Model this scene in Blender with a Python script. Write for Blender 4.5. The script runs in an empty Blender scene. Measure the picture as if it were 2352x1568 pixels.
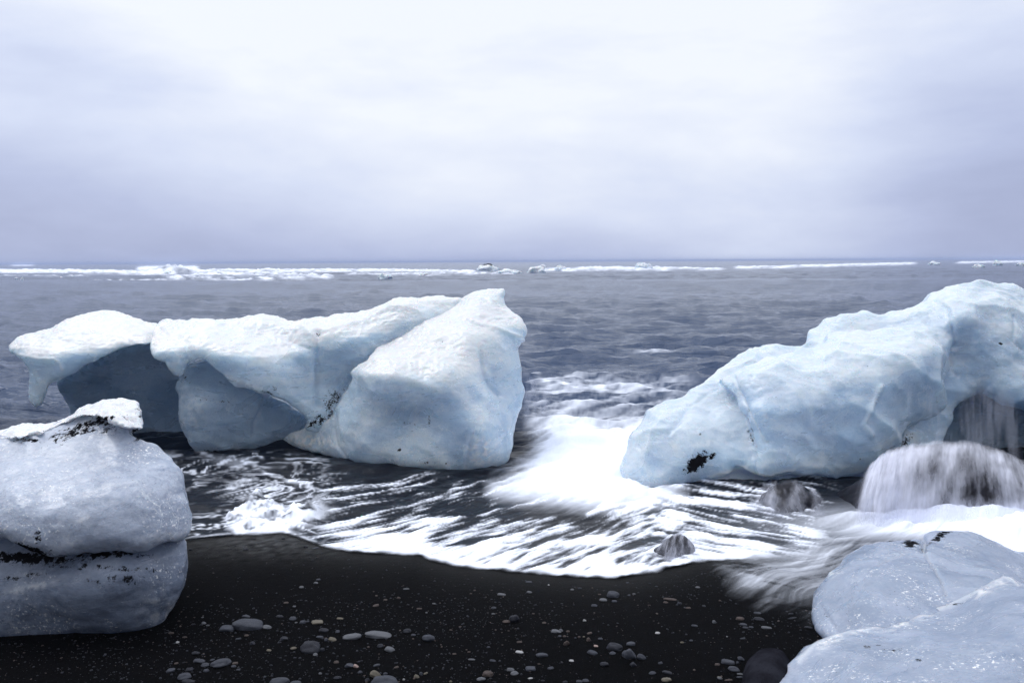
import bpy, bmesh, math, random
import numpy as np
from mathutils import Vector, Matrix
from mathutils.geometry import delaunay_2d_cdt
random.seed(7)
S = bpy.context.scene
COL = S.collection
R = math.radians

# ---------------------------------------------------------------- camera
CAMH, LENS = 1.6, 28.0
F = LENS / 36.0 * 2352.0            # focal length in units of a 2352 px wide picture
PITCH, ROLL = math.atan(184.0 / F), R(0.30)
cam = bpy.data.objects.new('camera', bpy.data.cameras.new('camera'))
COL.objects.link(cam)
cam.data.lens = LENS; cam.data.sensor_width = 36.0
cam.data.clip_start = 0.05; cam.data.clip_end = 20000
CM = Matrix.Rotation(math.pi / 2 - PITCH, 4, 'X') @ Matrix.Rotation(-ROLL, 4, 'Z')
cam.matrix_world = Matrix.Translation((0, 0, CAMH)) @ CM
S.camera = cam
RM = np.array(CM.to_3x3())

# ---------------------------------------------------------------- sky, sun, exposure
SUN_EL, SUN_AZ = R(62), R(-55)      # azimuth from +Y
W = bpy.data.worlds.new('World'); S.world = W; W.use_nodes = True
nt = W.node_tree; nt.nodes.clear()
def N(t, typ, **kw):
    n = t.nodes.new(typ)
    for k, v in kw.items():
        if k[0] == 'i' and k[1:].isdigit(): n.inputs[int(k[1:])].default_value = v
        else: setattr(n, k, v)
    return n
def math_n(t, op, a, b=None, clamp=False):
    n = t.nodes.new('ShaderNodeMath'); n.operation = op; n.use_clamp = clamp
    for i, v in enumerate((a, b)):
        if v is None: continue
        if isinstance(v, (int, float)): n.inputs[i].default_value = v
        else: t.links.new(v, n.inputs[i])
    return n.outputs[0]
def dirv(px, py):
    v = RM @ np.array([(px - 1176) / F, -(py - 784) / F, -1.0]); return v / np.linalg.norm(v)
tc = N(nt, 'ShaderNodeTexCoord')
sep = N(nt, 'ShaderNodeSeparateXYZ'); nt.links.new(tc.outputs['Generated'], sep.inputs[0])
zz = math_n(nt, 'MAXIMUM', sep.outputs[2], 0.0)
mp = N(nt, 'ShaderNodeMapping'); mp.inputs['Scale'].default_value = (1.7, 1.7, 5.5); mp.inputs['Location'].default_value = (3.1, 0.4, 0.2)
nt.links.new(tc.outputs['Generated'], mp.inputs[0])
cl = N(nt, 'ShaderNodeTexNoise'); cl.inputs['Scale'].default_value = 1.3; cl.inputs['Detail'].default_value = 7; cl.inputs['Roughness'].default_value = 0.55
cl.inputs['Distortion'].default_value = 0.15
nt.links.new(mp.outputs[0], cl.inputs[0])
val = math_n(nt, 'MULTIPLY', math_n(nt, 'SUBTRACT', cl.outputs[0], 0.5), 1.15)
grad = math_n(nt, 'MULTIPLY', math_n(nt, 'POWER', zz, 0.8), 1.75)
val = math_n(nt, 'ADD', val, math_n(nt, 'MINIMUM', grad, 0.72))
val = math_n(nt, 'ADD', val, 0.28)
def blob(px, py, tight, amp):
    global val
    d = dirv(px, py)
    dp = N(nt, 'ShaderNodeVectorMath', operation='DOT_PRODUCT'); dp.inputs[1].default_value = d
    nt.links.new(tc.outputs['Generated'], dp.inputs[0])
    e = math_n(nt, 'MULTIPLY', math_n(nt, 'SUBTRACT', dp.outputs['Value'], 1.0), tight)
    val = math_n(nt, 'ADD', val, math_n(nt, 'MULTIPLY', math_n(nt, 'EXPONENT', e), amp))
blob(1230, 190, 24, 0.10); blob(330, 130, 40, 0.14); blob(2352, 260, 60, -0.26); blob(2300, 60, 30, -0.05)
blob(20, 260, 60, -0.08); blob(300, 520, 30, -0.10); blob(1750, 560, 50, 0.24); blob(1050, 570, 40, 0.12); blob(1450, 250, 60, 0.08)
ramp = N(nt, 'ShaderNodeValToRGB'); nt.links.new(val, ramp.inputs[0])
cr = ramp.color_ramp
cr.elements[0].position = 0.0; cr.elements[0].color = (0.35, 0.395, 0.59, 1)
cr.elements[1].position = 1.0; cr.elements[1].color = (0.90, 0.94, 1.02, 1)
e = cr.elements.new(0.35); e.color = (0.49, 0.55, 0.77, 1)
e = cr.elements.new(0.68); e.color = (0.68, 0.745, 0.93, 1)
bg = N(nt, 'ShaderNodeBackground'); nt.links.new(ramp.outputs[0], bg.inputs[0])
# an overcast sky is two to three times brighter overhead than at the horizon
up = math_n(nt, 'MAXIMUM', math_n(nt, 'SUBTRACT', zz, 0.30), 0.0)
stv = math_n(nt, 'ADD', 0.895, math_n(nt, 'MULTIPLY', up, 1.3))
# sky dimmed behind the camera, added to keep the ice fronts darker
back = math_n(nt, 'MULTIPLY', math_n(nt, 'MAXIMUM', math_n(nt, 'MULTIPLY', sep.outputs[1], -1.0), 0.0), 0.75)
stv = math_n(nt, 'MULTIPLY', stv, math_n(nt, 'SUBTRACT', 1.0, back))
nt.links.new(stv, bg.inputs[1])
sky = N(nt, 'ShaderNodeTexSky'); sky.sky_type = 'NISHITA'; sky.sun_disc = False
sky.sun_elevation = SUN_EL; sky.sun_rotation = SUN_AZ; sky.air_density = 1.0; sky.dust_density = 3.0
bg2 = N(nt, 'ShaderNodeBackground'); nt.links.new(sky.outputs[0], bg2.inputs[0]); bg2.inputs[1].default_value = 0.006
ad = N(nt, 'ShaderNodeAddShader'); nt.links.new(bg.outputs[0], ad.inputs[0]); nt.links.new(bg2.outputs[0], ad.inputs[1])
wo = N(nt, 'ShaderNodeOutputWorld'); nt.links.new(ad.outputs[0], wo.inputs[0])
sl = bpy.data.lights.new('sun', 'SUN'); sl.energy = 1.1; sl.angle = R(22); sl.color = (1.0, 0.99, 0.97)
so = bpy.data.objects.new('sun', sl); COL.objects.link(so)
sd = Vector((math.sin(SUN_AZ) * math.cos(SUN_EL), math.cos(SUN_AZ) * math.cos(SUN_EL), math.sin(SUN_EL)))
so.rotation_euler = sd.to_track_quat('Z', 'Y').to_euler(); so.location = sd * 50
S.view_settings.view_transform = 'Standard'; S.view_settings.look = 'None'
S.view_settings.exposure = 0.13; S.view_settings.gamma = 1.0
S.cycles.use_denoising = True
S.cycles.max_bounces = 10; S.cycles.transparent_max_bounces = 24; S.cycles.volume_bounces = 1

# ---------------------------------------------------------------- numeric helpers
def ray(px, py):
    px = np.asarray(px, float); py = np.asarray(py, float)
    v = np.stack([(px - 1176) / F, -(py - 784) / F, -np.ones_like(px)], -1)
    return v @ RM.T
def at_y(px, py, y):
    v = ray(px, py); t = np.asarray(y) / v[..., 1]
    return v * t[..., None] + np.array([0, 0, CAMH])
def proj(P):
    v = (P - np.array([0, 0, CAMH])) @ RM
    return 1176 - v[..., 0] / v[..., 2] * F, 784 + v[..., 1] / v[..., 2] * F
def sst(a, b, x):
    t = np.clip((x - a) / (b - a), 0, 1); return t * t * (3 - 2 * t)
_rs = np.random.RandomState(5)
_perm = np.concatenate([_rs.permutation(256)] * 3)
_g3 = _rs.normal(size=(256, 3)); _g3 /= np.linalg.norm(_g3, axis=1)[:, None]
def perlin(x, y, z=0.0):
    x, y, z = np.broadcast_arrays(np.asarray(x, float), np.asarray(y, float), np.asarray(z, float))
    xi, yi, zi = np.floor(x).astype(int), np.floor(y).astype(int), np.floor(z).astype(int)
    xf, yf, zf = x - xi, y - yi, z - zi
    xi &= 255; yi &= 255; zi &= 255
    f = lambda t: t * t * t * (t * (t * 6 - 15) + 10)
    u, v, w = f(xf), f(yf), f(zf)
    out = 0
    for dx in (0, 1):
        for dy in (0, 1):
            for dz in (0, 1):
                g = _g3[_perm[_perm[_perm[(xi + dx) & 255] + ((yi + dy) & 255)] + ((zi + dz) & 255)]]
                d = g[..., 0] * (xf - dx) + g[..., 1] * (yf - dy) + g[..., 2] * (zf - dz)
                out = out + d * (u if dx else 1 - u) * (v if dy else 1 - v) * (w if dz else 1 - w)
    return out * 1.5
def fbm(x, y, z=0.0, o=4, g=0.5):
    s, a, t = 0, 1.0, 0
    for i in range(o):
        s = s + a * perlin(x * 2 ** i + 17.3 * i, y * 2 ** i + 5.1 * i, np.asarray(z) * 2 ** i + 3.7 * i); t += a; a *= g
    return s / t
def worley(x, y, z, second=False):
    xi, yi, zi = np.floor(x).astype(int), np.floor(y).astype(int), np.floor(z).astype(int)
    f1 = np.full(x.shape, 9.0)
    for dx in (-1, 0, 1):
        for dy in (-1, 0, 1):
            for dz in (-1, 0, 1):
                cx, cy, cz = xi + dx, yi + dy, zi + dz
                h = _perm[_perm[_perm[cx & 255] + (cy & 255)] + (cz & 255)]
                j = _g3[h] * 0.42
                f1 = np.minimum(f1, (cx + .5 + j[..., 0] - x) ** 2 + (cy + .5 + j[..., 1] - y) ** 2 + (cz + .5 + j[..., 2] - z) ** 2)
    return f1
def seg_dist(px, py, poly, closed=True):
    P = np.asarray(poly, float); Q = np.roll(P, -1, 0) if closed else P[1:]
    if not closed: P = P[:-1]
    best = np.full(np.shape(px), 1e9)
    for a, b in zip(P, Q):
        d = b - a; L = max(d @ d, 1e-9)
        t = np.clip(((px - a[0]) * d[0] + (py - a[1]) * d[1]) / L, 0, 1)
        best = np.minimum(best, np.hypot(px - a[0] - t * d[0], py - a[1] - t * d[1]))
    return best
def inside(px, py, poly):
    P = np.asarray(poly, float); Q = np.roll(P, -1, 0)
    r = np.zeros(np.shape(px), bool)
    for a, b in zip(P, Q):
        if a[1] == b[1]: continue
        c = ((a[1] > py) != (b[1] > py)) & (px < (b[0] - a[0]) * (py - a[1]) / (b[1] - a[1]) + a[0])
        r ^= c
    return r
def sdf(px, py, poly):            # > 0 inside
    return seg_dist(px, py, poly) * np.where(inside(px, py, poly), 1, -1)
def tps(ctrl):
    c = np.asarray(ctrl, float); n = len(c); X = c[:, :2] / 300.0; v = c[:, 2]
    if n < 4: return lambda px, py: np.full(np.shape(px), v.mean())
    U = lambda r: np.where(r > 0, r * r * np.log(np.maximum(r, 1e-9)), 0)
    K = U(np.hypot(X[:, None, 0] - X[None, :, 0], X[:, None, 1] - X[None, :, 1])) + np.eye(n) * 0.01
    Pm = np.c_[np.ones(n), X]; A = np.block([[K, Pm], [Pm.T, np.zeros((3, 3))]])
    w = np.linalg.solve(A, np.r_[v, 0, 0, 0])
    def ev(px, py):
        x, y = np.asarray(px) / 300.0, np.asarray(py) / 300.0
        s = w[n] + w[n + 1] * x + w[n + 2] * y
        for i in range(n): s = s + w[i] * U(np.hypot(x - X[i, 0], y - X[i, 1]))
        return s
    return ev
def xf(pts, ox, oy, s): return [(ox + s * x, oy + s * y) for x, y in pts]
C1 = lambda p: xf(p, 0, 631.6, .27463)
C2 = lambda p: xf(p, 574.2, 631.6, .3112)
C3 = lambda p: xf(p, 1378.1, 602.9, .41406)
C4 = lambda p: xf(p, 0, 890, .4323)
C5 = lambda p: xf(p, 1665.2, 1091, .3043)

# the beach: flat black sand sloping gently under the sea
def sand_z(x, y):
    z = 0.06 * (4.5 - y)
    z = np.where(y > 4.5, 0.09 * (4.5 - y), z)
    return np.maximum(z, -0.7) + 0.012 * perlin(x * 0.7, y * 0.7, 3.3) + 0.005 * perlin(x * 3.1, y * 3.1, 8.3)
def ground(px, py, water=False):
    v = ray(px, py); z = np.zeros(np.shape(px))
    for _ in range(8):
        t = (z - CAMH) / v[..., 2]; P = v * t[..., None]
        z = sand_z(P[..., 0], P[..., 1])
        if water: z = np.maximum(z, 0)
    return P + np.array([0, 0, CAMH])

# ---------------------------------------------------------------- object helpers
def mesh_np(name, V, Fq, mat, parent=None, smooth=True):
    me = bpy.data.meshes.new(name)
    V = np.asarray(V, np.float32); Fq = np.asarray(Fq, np.int32)
    me.vertices.add(len(V)); me.vertices.foreach_set('co', V.ravel())
    k = Fq.shape[1]
    me.loops.add(Fq.size); me.loops.foreach_set('vertex_index', Fq.ravel())
    me.polygons.add(len(Fq)); me.polygons.foreach_set('loop_start', np.arange(len(Fq), dtype=np.int32) * k)
    me.polygons.foreach_set('loop_total', np.full(len(Fq), k, np.int32))
    me.update(calc_edges=True); me.validate()
    if smooth: me.polygons.foreach_set('use_smooth', np.ones(len(me.polygons), bool))
    if mat: me.materials.append(mat)
    o = bpy.data.objects.new(name, me); COL.objects.link(o)
    if parent: o.parent = parent
    return o
def attr(o, name, v):
    a = o.data.attributes.new(name, 'FLOAT', 'POINT'); a.data.foreach_set('value', np.asarray(v, np.float32).ravel())
def tag(o, label=None, cat=None, group=None, kind=None):
    if label: o['label'] = label
    if cat: o['category'] = cat
    if group: o['group'] = group
    if kind: o['kind'] = kind
    return o
def empty(name, loc, label, cat, group=None):
    o = bpy.data.objects.new(name, None); COL.objects.link(o); o.location = loc; o.empty_display_size = 0.2
    return tag(o, label, cat, group)
def grid_faces(nr, nc):
    i = np.arange(nr - 1)[:, None] * nc + np.arange(nc - 1)[None]
    return np.stack([i, i + 1, i + nc + 1, i + nc], -1).reshape(-1, 4)

# ---------------------------------------------------------------- materials
def new_mat(name):
    m = bpy.data.materials.new(name); m.use_nodes = True; t = m.node_tree; t.nodes.clear()
    out = N(t, 'ShaderNodeOutputMaterial'); return m, t, out
def lnk(t, a, b): t.links.new(a, b)
def mixc(t, fac, a, b, blend='MIX'):
    n = t.nodes.new('ShaderNodeMix'); n.data_type = 'RGBA'; n.blend_type = blend
    for s, v in ((n.inputs[0], fac), (n.inputs[6], a), (n.inputs[7], b)):
        if hasattr(v, 'is_output'): t.links.new(v, s)
        else: s.default_value = v if not isinstance(v, tuple) or len(v) == 4 else (*v, 1)
    return n.outputs[2]
def rampf(t, src, a, b):
    n = t.nodes.new('ShaderNodeMapRange'); n.inputs[1].default_value = a; n.inputs[2].default_value = b; n.interpolation_type = 'SMOOTHSTEP'
    t.links.new(src, n.inputs[0]); return n.outputs[0]
def noise(t, scale, det=3, rough=0.5, vec=None, dist=0.0):
    n = t.nodes.new('ShaderNodeTexNoise'); n.inputs['Scale'].default_value = scale; n.inputs['Detail'].default_value = det
    n.inputs['Roughness'].default_value = rough; n.inputs['Distortion'].default_value = dist
    if vec: t.links.new(vec, n.inputs[0])
    return n.outputs[0]
def voro(t, scale, vec=None, out='Distance', rnd=1.0):
    n = t.nodes.new('ShaderNodeTexVoronoi'); n.inputs['Scale'].default_value = scale
    if 'Randomness' in n.inputs: n.inputs['Randomness'].default_value = rnd
    if vec: t.links.new(vec, n.inputs[0])
    return n.outputs[out]
def attr_n(t, name):
    n = t.nodes.new('ShaderNodeAttribute'); n.attribute_name = name; return n.outputs['Fac']

def ice_mat(name, clean=(0.60, 0.76, 0.90), frost=(0.86, 0.93, 1.0), sss=1.0, scale=0.16, frosty=0.35, grains=0.75, flecks=0.35, frac=0.3, pitty=0.85, skin=0.30, clear=0.42):
    m, t, out = new_mat(name)
    tcn = N(t, 'ShaderNodeTexCoord'); ob = tcn.outputs['Object']
    mpn = N(t, 'ShaderNodeMapping'); mpn.inputs['Scale'].default_value = (1.0, 1.0, 2.6); mpn.inputs['Rotation'].default_value = (0.1, 0.25, 0)
    lnk(t, ob, mpn.inputs[0])
    n1 = noise(t, 2.2, 6, 0.55, mpn.outputs[0], 0.8)
    cloud = rampf(t, n1, 0.38, 0.68)
    col = mixc(t, math_n(t, 'MULTIPLY', cloud, frosty + 0.35), clean, frost)
    lay = rampf(t, noise(t, 9.0, 5, 0.6, mpn.outputs[0], 1.5), 0.50, 0.74)
    col = mixc(t, math_n(t, 'MULTIPLY', lay, 0.40), col, (clean[0] * .52, clean[1] * .64, clean[2] * .78))
    # milky veins of bubbles and clear dark patches
    vein = rampf(t, math_n(t, 'ABSOLUTE', math_n(t, 'SUBTRACT', noise(t, 4.5, 6, 0.62, mpn.outputs[0], 1.2), 0.5)), 0.030, 0.0)
    col = mixc(t, math_n(t, 'MULTIPLY', vein, frac), col, frost)
    clr = rampf(t, noise(t, 1.3, 5, 0.6, ob, 0.6), 0.50, 0.66)
    col = mixc(t, math_n(t, 'MULTIPLY', clr, 0.55), col, (clean[0] * .50, clean[1] * .62, clean[2] * .76))
    speck = rampf(t, noise(t, 70, 3, 0.75, ob), 0.46, 0.70)
    col = mixc(t, math_n(t, 'MULTIPLY', speck, 0.28), col, (clean[0] * .45, clean[1] * .55, clean[2] * .68))
    # fracture planes inside the ice show as thin milky lines
    wv = N(t, 'ShaderNodeVectorMath', operation='ADD'); lnk(t, ob, wv.inputs[0])
    nw = t.nodes.new('ShaderNodeTexNoise'); nw.inputs['Scale'].default_value = 3.0; nw.inputs['Detail'].default_value = 4
    lnk(t, ob, nw.inputs[0]); lnk(t, nw.outputs['Color'], wv.inputs[1])
    ve = t.nodes.new('ShaderNodeTexVoronoi'); ve.feature = 'DISTANCE_TO_EDGE'; ve.inputs['Scale'].default_value = 2.3; lnk(t, wv.outputs[0], ve.inputs[0])
    fx = math_n(t, 'MULTIPLY', rampf(t, ve.outputs['Distance'], 0.022, 0.004), rampf(t, noise(t, 2.6, 3, 0.6, ob), 0.48, 0.60))
    col = mixc(t, math_n(t, 'MULTIPLY', fx, frac), col, (0.95, 0.98, 1.0))
    fr = attr_n(t, 'frost')  # frost spots plus the brightness painted on up-facing tops
    col = mixc(t, fr, col, (0.97, 0.985, 1.0))
    # trapped air bubbles and broken crystals: small white grains in patches
    g = math_n(t, 'MULTIPLY', rampf(t, noise(t, 85, 2, 0.7, ob), 0.57, 0.68), rampf(t, noise(t, 5.5, 4, 0.65, ob, 0.5), 0.44, 0.62))
    col = mixc(t, math_n(t, 'MULTIPLY', g, grains), col, (1.0, 1.0, 1.0))
    # grit frozen in
    fl = math_n(t, 'MULTIPLY', rampf(t, noise(t, 110, 2, 0.6, ob), 0.68, 0.73), rampf(t, noise(t, 3.5, 4, 0.7, ob), 0.52, 0.62))
    dirt = attr_n(t, 'dirt')
    dn = noise(t, 30, 6, 0.8, ob, 0.2)
    dm = rampf(t, math_n(t, 'ADD', dirt, math_n(t, 'MULTIPLY', math_n(t, 'SUBTRACT', dn, 0.5), 3.0)), 0.46, 0.60)
    dm = math_n(t, 'MULTIPLY', dm, rampf(t, dirt, 0.03, 0.2))
    dark = math_n(t, 'MAXIMUM', math_n(t, 'MULTIPLY', fl, flecks), dm)
    col = mixc(t, dark, col, (0.012, 0.012, 0.014))
    b = N(t, 'ShaderNodeBsdfPrincipled'); lnk(t, col, b.inputs['Base Color'])
    b.subsurface_method = 'RANDOM_WALK'
    sw = math_n(t, 'MULTIPLY', math_n(t, 'SUBTRACT', 1.0, dark), sss); lnk(t, sw, b.inputs['Subsurface Weight'])
    b.inputs['Subsurface Radius'].default_value = (0.55, 0.85, 1.0); b.inputs['Subsurface Scale'].default_value = scale
    b.inputs['IOR'].default_value = 1.31; b.inputs['Transmission Weight'].default_value = clear
    b.inputs['Coat Weight'].default_value = 0.35; b.inputs['Coat Roughness'].default_value = 0.12; b.inputs['Coat IOR'].default_value = 1.33
    rg = math_n(t, 'ADD', 0.10, math_n(t, 'MULTIPLY', n1, 0.35)); lnk(t, rg, b.inputs['Roughness'])
    bp = N(t, 'ShaderNodeBump'); bp.inputs['Strength'].default_value = 0.6; bp.inputs['Distance'].default_value = 0.008
    h = math_n(t, 'ADD', math_n(t, 'MULTIPLY', noise(t, 26, 5, 0.65, ob, 0.3), 0.7), math_n(t, 'MULTIPLY', noise(t, 110, 3, 0.6), 0.30))
    h = math_n(t, 'ADD', h, math_n(t, 'MULTIPLY', voro(t, 13, ob), -0.35))
    h = math_n(t, 'ADD', h, math_n(t, 'MULTIPLY', math_n(t, 'MULTIPLY', fr, noise(t, 60, 4, 0.7)), 0.8))
    lnk(t, h, bp.inputs['Height']); lnk(t, bp.outputs[0], b.inputs['Normal'])
    # surface grains, melt pits and grit sit on the skin and do not glow
    b2 = N(t, 'ShaderNodeBsdfPrincipled'); b2.inputs['Roughness'].default_value = 0.45; b2.inputs['IOR'].default_value = 1.31
    pit = math_n(t, 'MULTIPLY', rampf(t, noise(t, 75, 4, 0.8, ob), 0.50, 0.66), rampf(t, noise(t, 2.4, 5, 0.7, ob, 0.5), 0.40, 0.62))
    gg = math_n(t, 'MULTIPLY', g, grains)
    c2 = mixc(t, 1.0, col, (1.06, 1.05, 1.03), 'MULTIPLY')
    c2 = mixc(t, math_n(t, 'MULTIPLY', pit, pitty), c2, (clean[0] * .38, clean[1] * .46, clean[2] * .58))
    c2 = mixc(t, gg, c2, (1, 1, 1)); c2 = mixc(t, dark, c2, (0.010, 0.010, 0.012)); lnk(t, c2, b2.inputs['Base Color'])
    lnk(t, math_n(t, 'MAXIMUM', rg, math_n(t, 'MULTIPLY', dark, 0.8)), b2.inputs['Roughness']); lnk(t, math_n(t, 'MULTIPLY', math_n(t, 'SUBTRACT', 1.0, dark), 0.5), b2.inputs['Specular IOR Level']); lnk(t, bp.outputs[0], b2.inputs['Normal'])
    fac = math_n(t, 'MAXIMUM', math_n(t, 'MAXIMUM', gg, dark), skin)
    ms_ = N(t, 'ShaderNodeMixShader'); lnk(t, fac, ms_.inputs[0]); lnk(t, b.outputs[0], ms_.inputs[1]); lnk(t, b2.outputs[0], ms_.inputs[2])
    lnk(t, ms_.outputs[0], out.inputs[0])
    return m
M_ice = ice_mat('glacier_ice')
M_ice_r = ice_mat('blue_glacier_ice', clean=(0.57, 0.73, 0.89), frosty=0.2, grains=0.45)
M_ice_dark = ice_mat('dark_and_shaded_ice', clean=(0.44, 0.575, 0.72), frost=(0.58, 0.71, 0.84), sss=1.0, scale=0.15, frosty=0.2, grains=0.35)  # darker glacier ice: painted shade of wall, pillar, hollow; one floe's own grey
M_ice_grey = ice_mat('bubbly_grey_ice', clean=(0.37, 0.42, 0.53), frost=(0.64, 0.70, 0.82), sss=0.9, scale=0.05, frosty=0.4, grains=0.65, flecks=0.45, pitty=0.9, skin=0.42, clear=0.45)
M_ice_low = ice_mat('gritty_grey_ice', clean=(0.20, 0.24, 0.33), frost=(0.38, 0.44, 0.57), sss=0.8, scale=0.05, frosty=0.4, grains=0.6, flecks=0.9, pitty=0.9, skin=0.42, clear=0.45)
M_ice_front = ice_mat('smooth_lilac_ice', clean=(0.30, 0.36, 0.48), frost=(0.47, 0.53, 0.67), sss=1.0, scale=0.06, frosty=0.45, grains=0.7, flecks=1.0, frac=0.06, pitty=0.5, skin=0.32, clear=0.45)
M_ice_crust = ice_mat('crusty_white_ice', clean=(0.85, 0.9, 0.97), frost=(0.97, 0.98, 1.0), sss=0.6, scale=0.02, frosty=0.8, grains=0.9, flecks=1.0)

def sand_mat():
    m, t, out = new_mat('black_sand')
    tcn = N(t, 'ShaderNodeTexCoord'); ob = tcn.outputs['Object']
    n = noise(t, 260, 3, 0.7, ob); n2 = noise(t, 1.7, 4, 0.6, ob)
    col = mixc(t, rampf(t, n, 0.35, 0.75), (0.0006, 0.0006, 0.0008), (0.0050, 0.0053, 0.0065))
    vc = t.nodes.new('ShaderNodeTexVoronoi'); vc.inputs['Scale'].default_value = 150; lnk(t, ob, vc.inputs[0])
    grain = math_n(t, 'MULTIPLY', rampf(t, vc.outputs['Distance'], 0.30, 0.16), 1.0)
    sp = N(t, 'ShaderNodeSeparateColor'); lnk(t, vc.outputs['Color'], sp.inputs[0])
    pick = rampf(t, sp.outputs[0], 0.90, 0.97)
    gc = mixc(t, sp.outputs[1], (0.022, 0.025, 0.032), (0.045, 0.030, 0.022))
    col = mixc(t, math_n(t, 'MULTIPLY', grain, pick), col, gc)
    wet = attr_n(t, 'wet')
    b = N(t, 'ShaderNodeBsdfPrincipled'); lnk(t, col, b.inputs['Base Color'])
    r = math_n(t, 'SUBTRACT', 0.85, math_n(t, 'MULTIPLY', wet, 0.45)); lnk(t, r, b.inputs['Roughness'])
    s = math_n(t, 'ADD', 0.02, math_n(t, 'MULTIPLY', wet, 0.35)); lnk(t, s, b.inputs['Specular IOR Level'])
    bp = N(t, 'ShaderNodeBump'); bp.inputs['Strength'].default_value = 0.7; bp.inputs['Distance'].default_value = 0.006
    h = math_n(t, 'ADD', noise(t, 190, 3, 0.7, ob), math_n(t, 'MULTIPLY', noise(t, 30, 3, 0.6, ob), 1.2))
    lnk(t, h, bp.inputs['Height']); lnk(t, bp.outputs[0], b.inputs['Normal'])
    lnk(t, b.outputs[0], out.inputs[0]); return m
M_sand = sand_mat()

def water_mat():
    m, t, out = new_mat('sea_water')
    foam = attr_n(t, 'foam'); alpha = attr_n(t, 'film'); near = attr_n(t, 'near')
    tcn = N(t, 'ShaderNodeTexCoord'); ob = tcn.outputs['Object']
    mpn = N(t, 'ShaderNodeMapping'); mpn.inputs['Scale'].default_value = (0.28, 1.0, 1.0); lnk(t, ob, mpn.inputs[0])
    w = N(t, 'ShaderNodeBsdfPrincipled')
    lnk(t, mixc(t, near, (0.024, 0.046, 0.100), (0.006, 0.007, 0.011)), w.inputs['Base Color'])
    w.inputs['IOR'].default_value = 1.33; w.inputs['Specular Tint'].default_value = (0.66, 0.78, 1.0, 1)
    lnk(t, math_n(t, 'SUBTRACT', 0.32, math_n(t, 'MULTIPLY', near, 0.15)), w.inputs['Specular IOR Level'])
    lnk(t, math_n(t, 'ADD', 0.16, math_n(t, 'MULTIPLY', near, 0.14)), w.inputs['Roughness'])
    bp = N(t, 'ShaderNodeBump'); bp.inputs['Strength'].default_value = 1.0; bp.inputs['Distance'].default_value = 0.13
    h = noise(t, 3.2, 5, 0.6, mpn.outputs[0], 0.6)
    h = math_n(t, 'MULTIPLY', h, math_n(t, 'SUBTRACT', 1.0, math_n(t, 'MULTIPLY', near, 0.85)))
    lnk(t, h, bp.inputs['Height']); lnk(t, bp.outputs[0], w.inputs['Normal'])
    f = N(t, 'ShaderNodeBsdfPrincipled'); f.inputs['Base Color'].default_value = (0.84, 0.885, 1.0, 1); f.inputs['Roughness'].default_value = 0.8
    f.inputs['Specular IOR Level'].default_value = 0.2
    mx = N(t, 'ShaderNodeMixShader'); lnk(t, foam, mx.inputs[0]); lnk(t, w.outputs[0], mx.inputs[1]); lnk(t, f.outputs[0], mx.inputs[2])
    tr = N(t, 'ShaderNodeBsdfTransparent'); m2 = N(t, 'ShaderNodeMixShader'); lnk(t, alpha, m2.inputs[0]); lnk(t, tr.outputs[0], m2.inputs[1]); lnk(t, mx.outputs[0], m2.inputs[2])
    lnk(t, m2.outputs[0], out.inputs[0]); return m
M_water = water_mat()

def veil_mat():
    m, t, out = new_mat('silky_falling_water')
    a = attr_n(t, 'veil')
    d = N(t, 'ShaderNodeBsdfDiffuse'); d.inputs[0].default_value = (0.86, 0.88, 1.0, 1)
    tl = N(t, 'ShaderNodeBsdfTranslucent'); tl.inputs[0].default_value = (0.86, 0.88, 1.0, 1)
    mx = N(t, 'ShaderNodeMixShader'); mx.inputs[0].default_value = 0.4; lnk(t, d.outputs[0], mx.inputs[1]); lnk(t, tl.outputs[0], mx.inputs[2])
    tr = N(t, 'ShaderNodeBsdfTransparent'); m2 = N(t, 'ShaderNodeMixShader'); lnk(t, a, m2.inputs[0]); lnk(t, tr.outputs[0], m2.inputs[1]); lnk(t, mx.outputs[0], m2.inputs[2])
    lnk(t, m2.outputs[0], out.inputs[0]); return m
M_veil = veil_mat()

def rock_mat(name, c1, c2, rough=0.55, spec=0.2, sc=18):
    m, t, out = new_mat(name)
    tcn = N(t, 'ShaderNodeTexCoord'); ob = tcn.outputs['Object']
    n = noise(t, sc, 5, 0.65, ob)
    col = mixc(t, rampf(t, n, 0.32, 0.7), c1, c2)
    pit = rampf(t, voro(t, sc * 9, ob), 0.22, 0.08)
    col = mixc(t, math_n(t, 'MULTIPLY', pit, 0.5), col, (c1[0] * .35, c1[1] * .35, c1[2] * .35))
    b = N(t, 'ShaderNodeBsdfPrincipled'); lnk(t, col, b.inputs['Base Color']); b.inputs['Roughness'].default_value = rough
    b.inputs['Specular IOR Level'].default_value = spec
    bp = N(t, 'ShaderNodeBump'); bp.inputs['Strength'].default_value = 0.5; bp.inputs['Distance'].default_value = 0.004
    lnk(t, math_n(t, 'SUBTRACT', noise(t, sc * 6, 4, 0.7, ob), pit), bp.inputs['Height']); lnk(t, bp.outputs[0], b.inputs['Normal'])
    lnk(t, b.outputs[0], out.inputs[0]); return m
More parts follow.
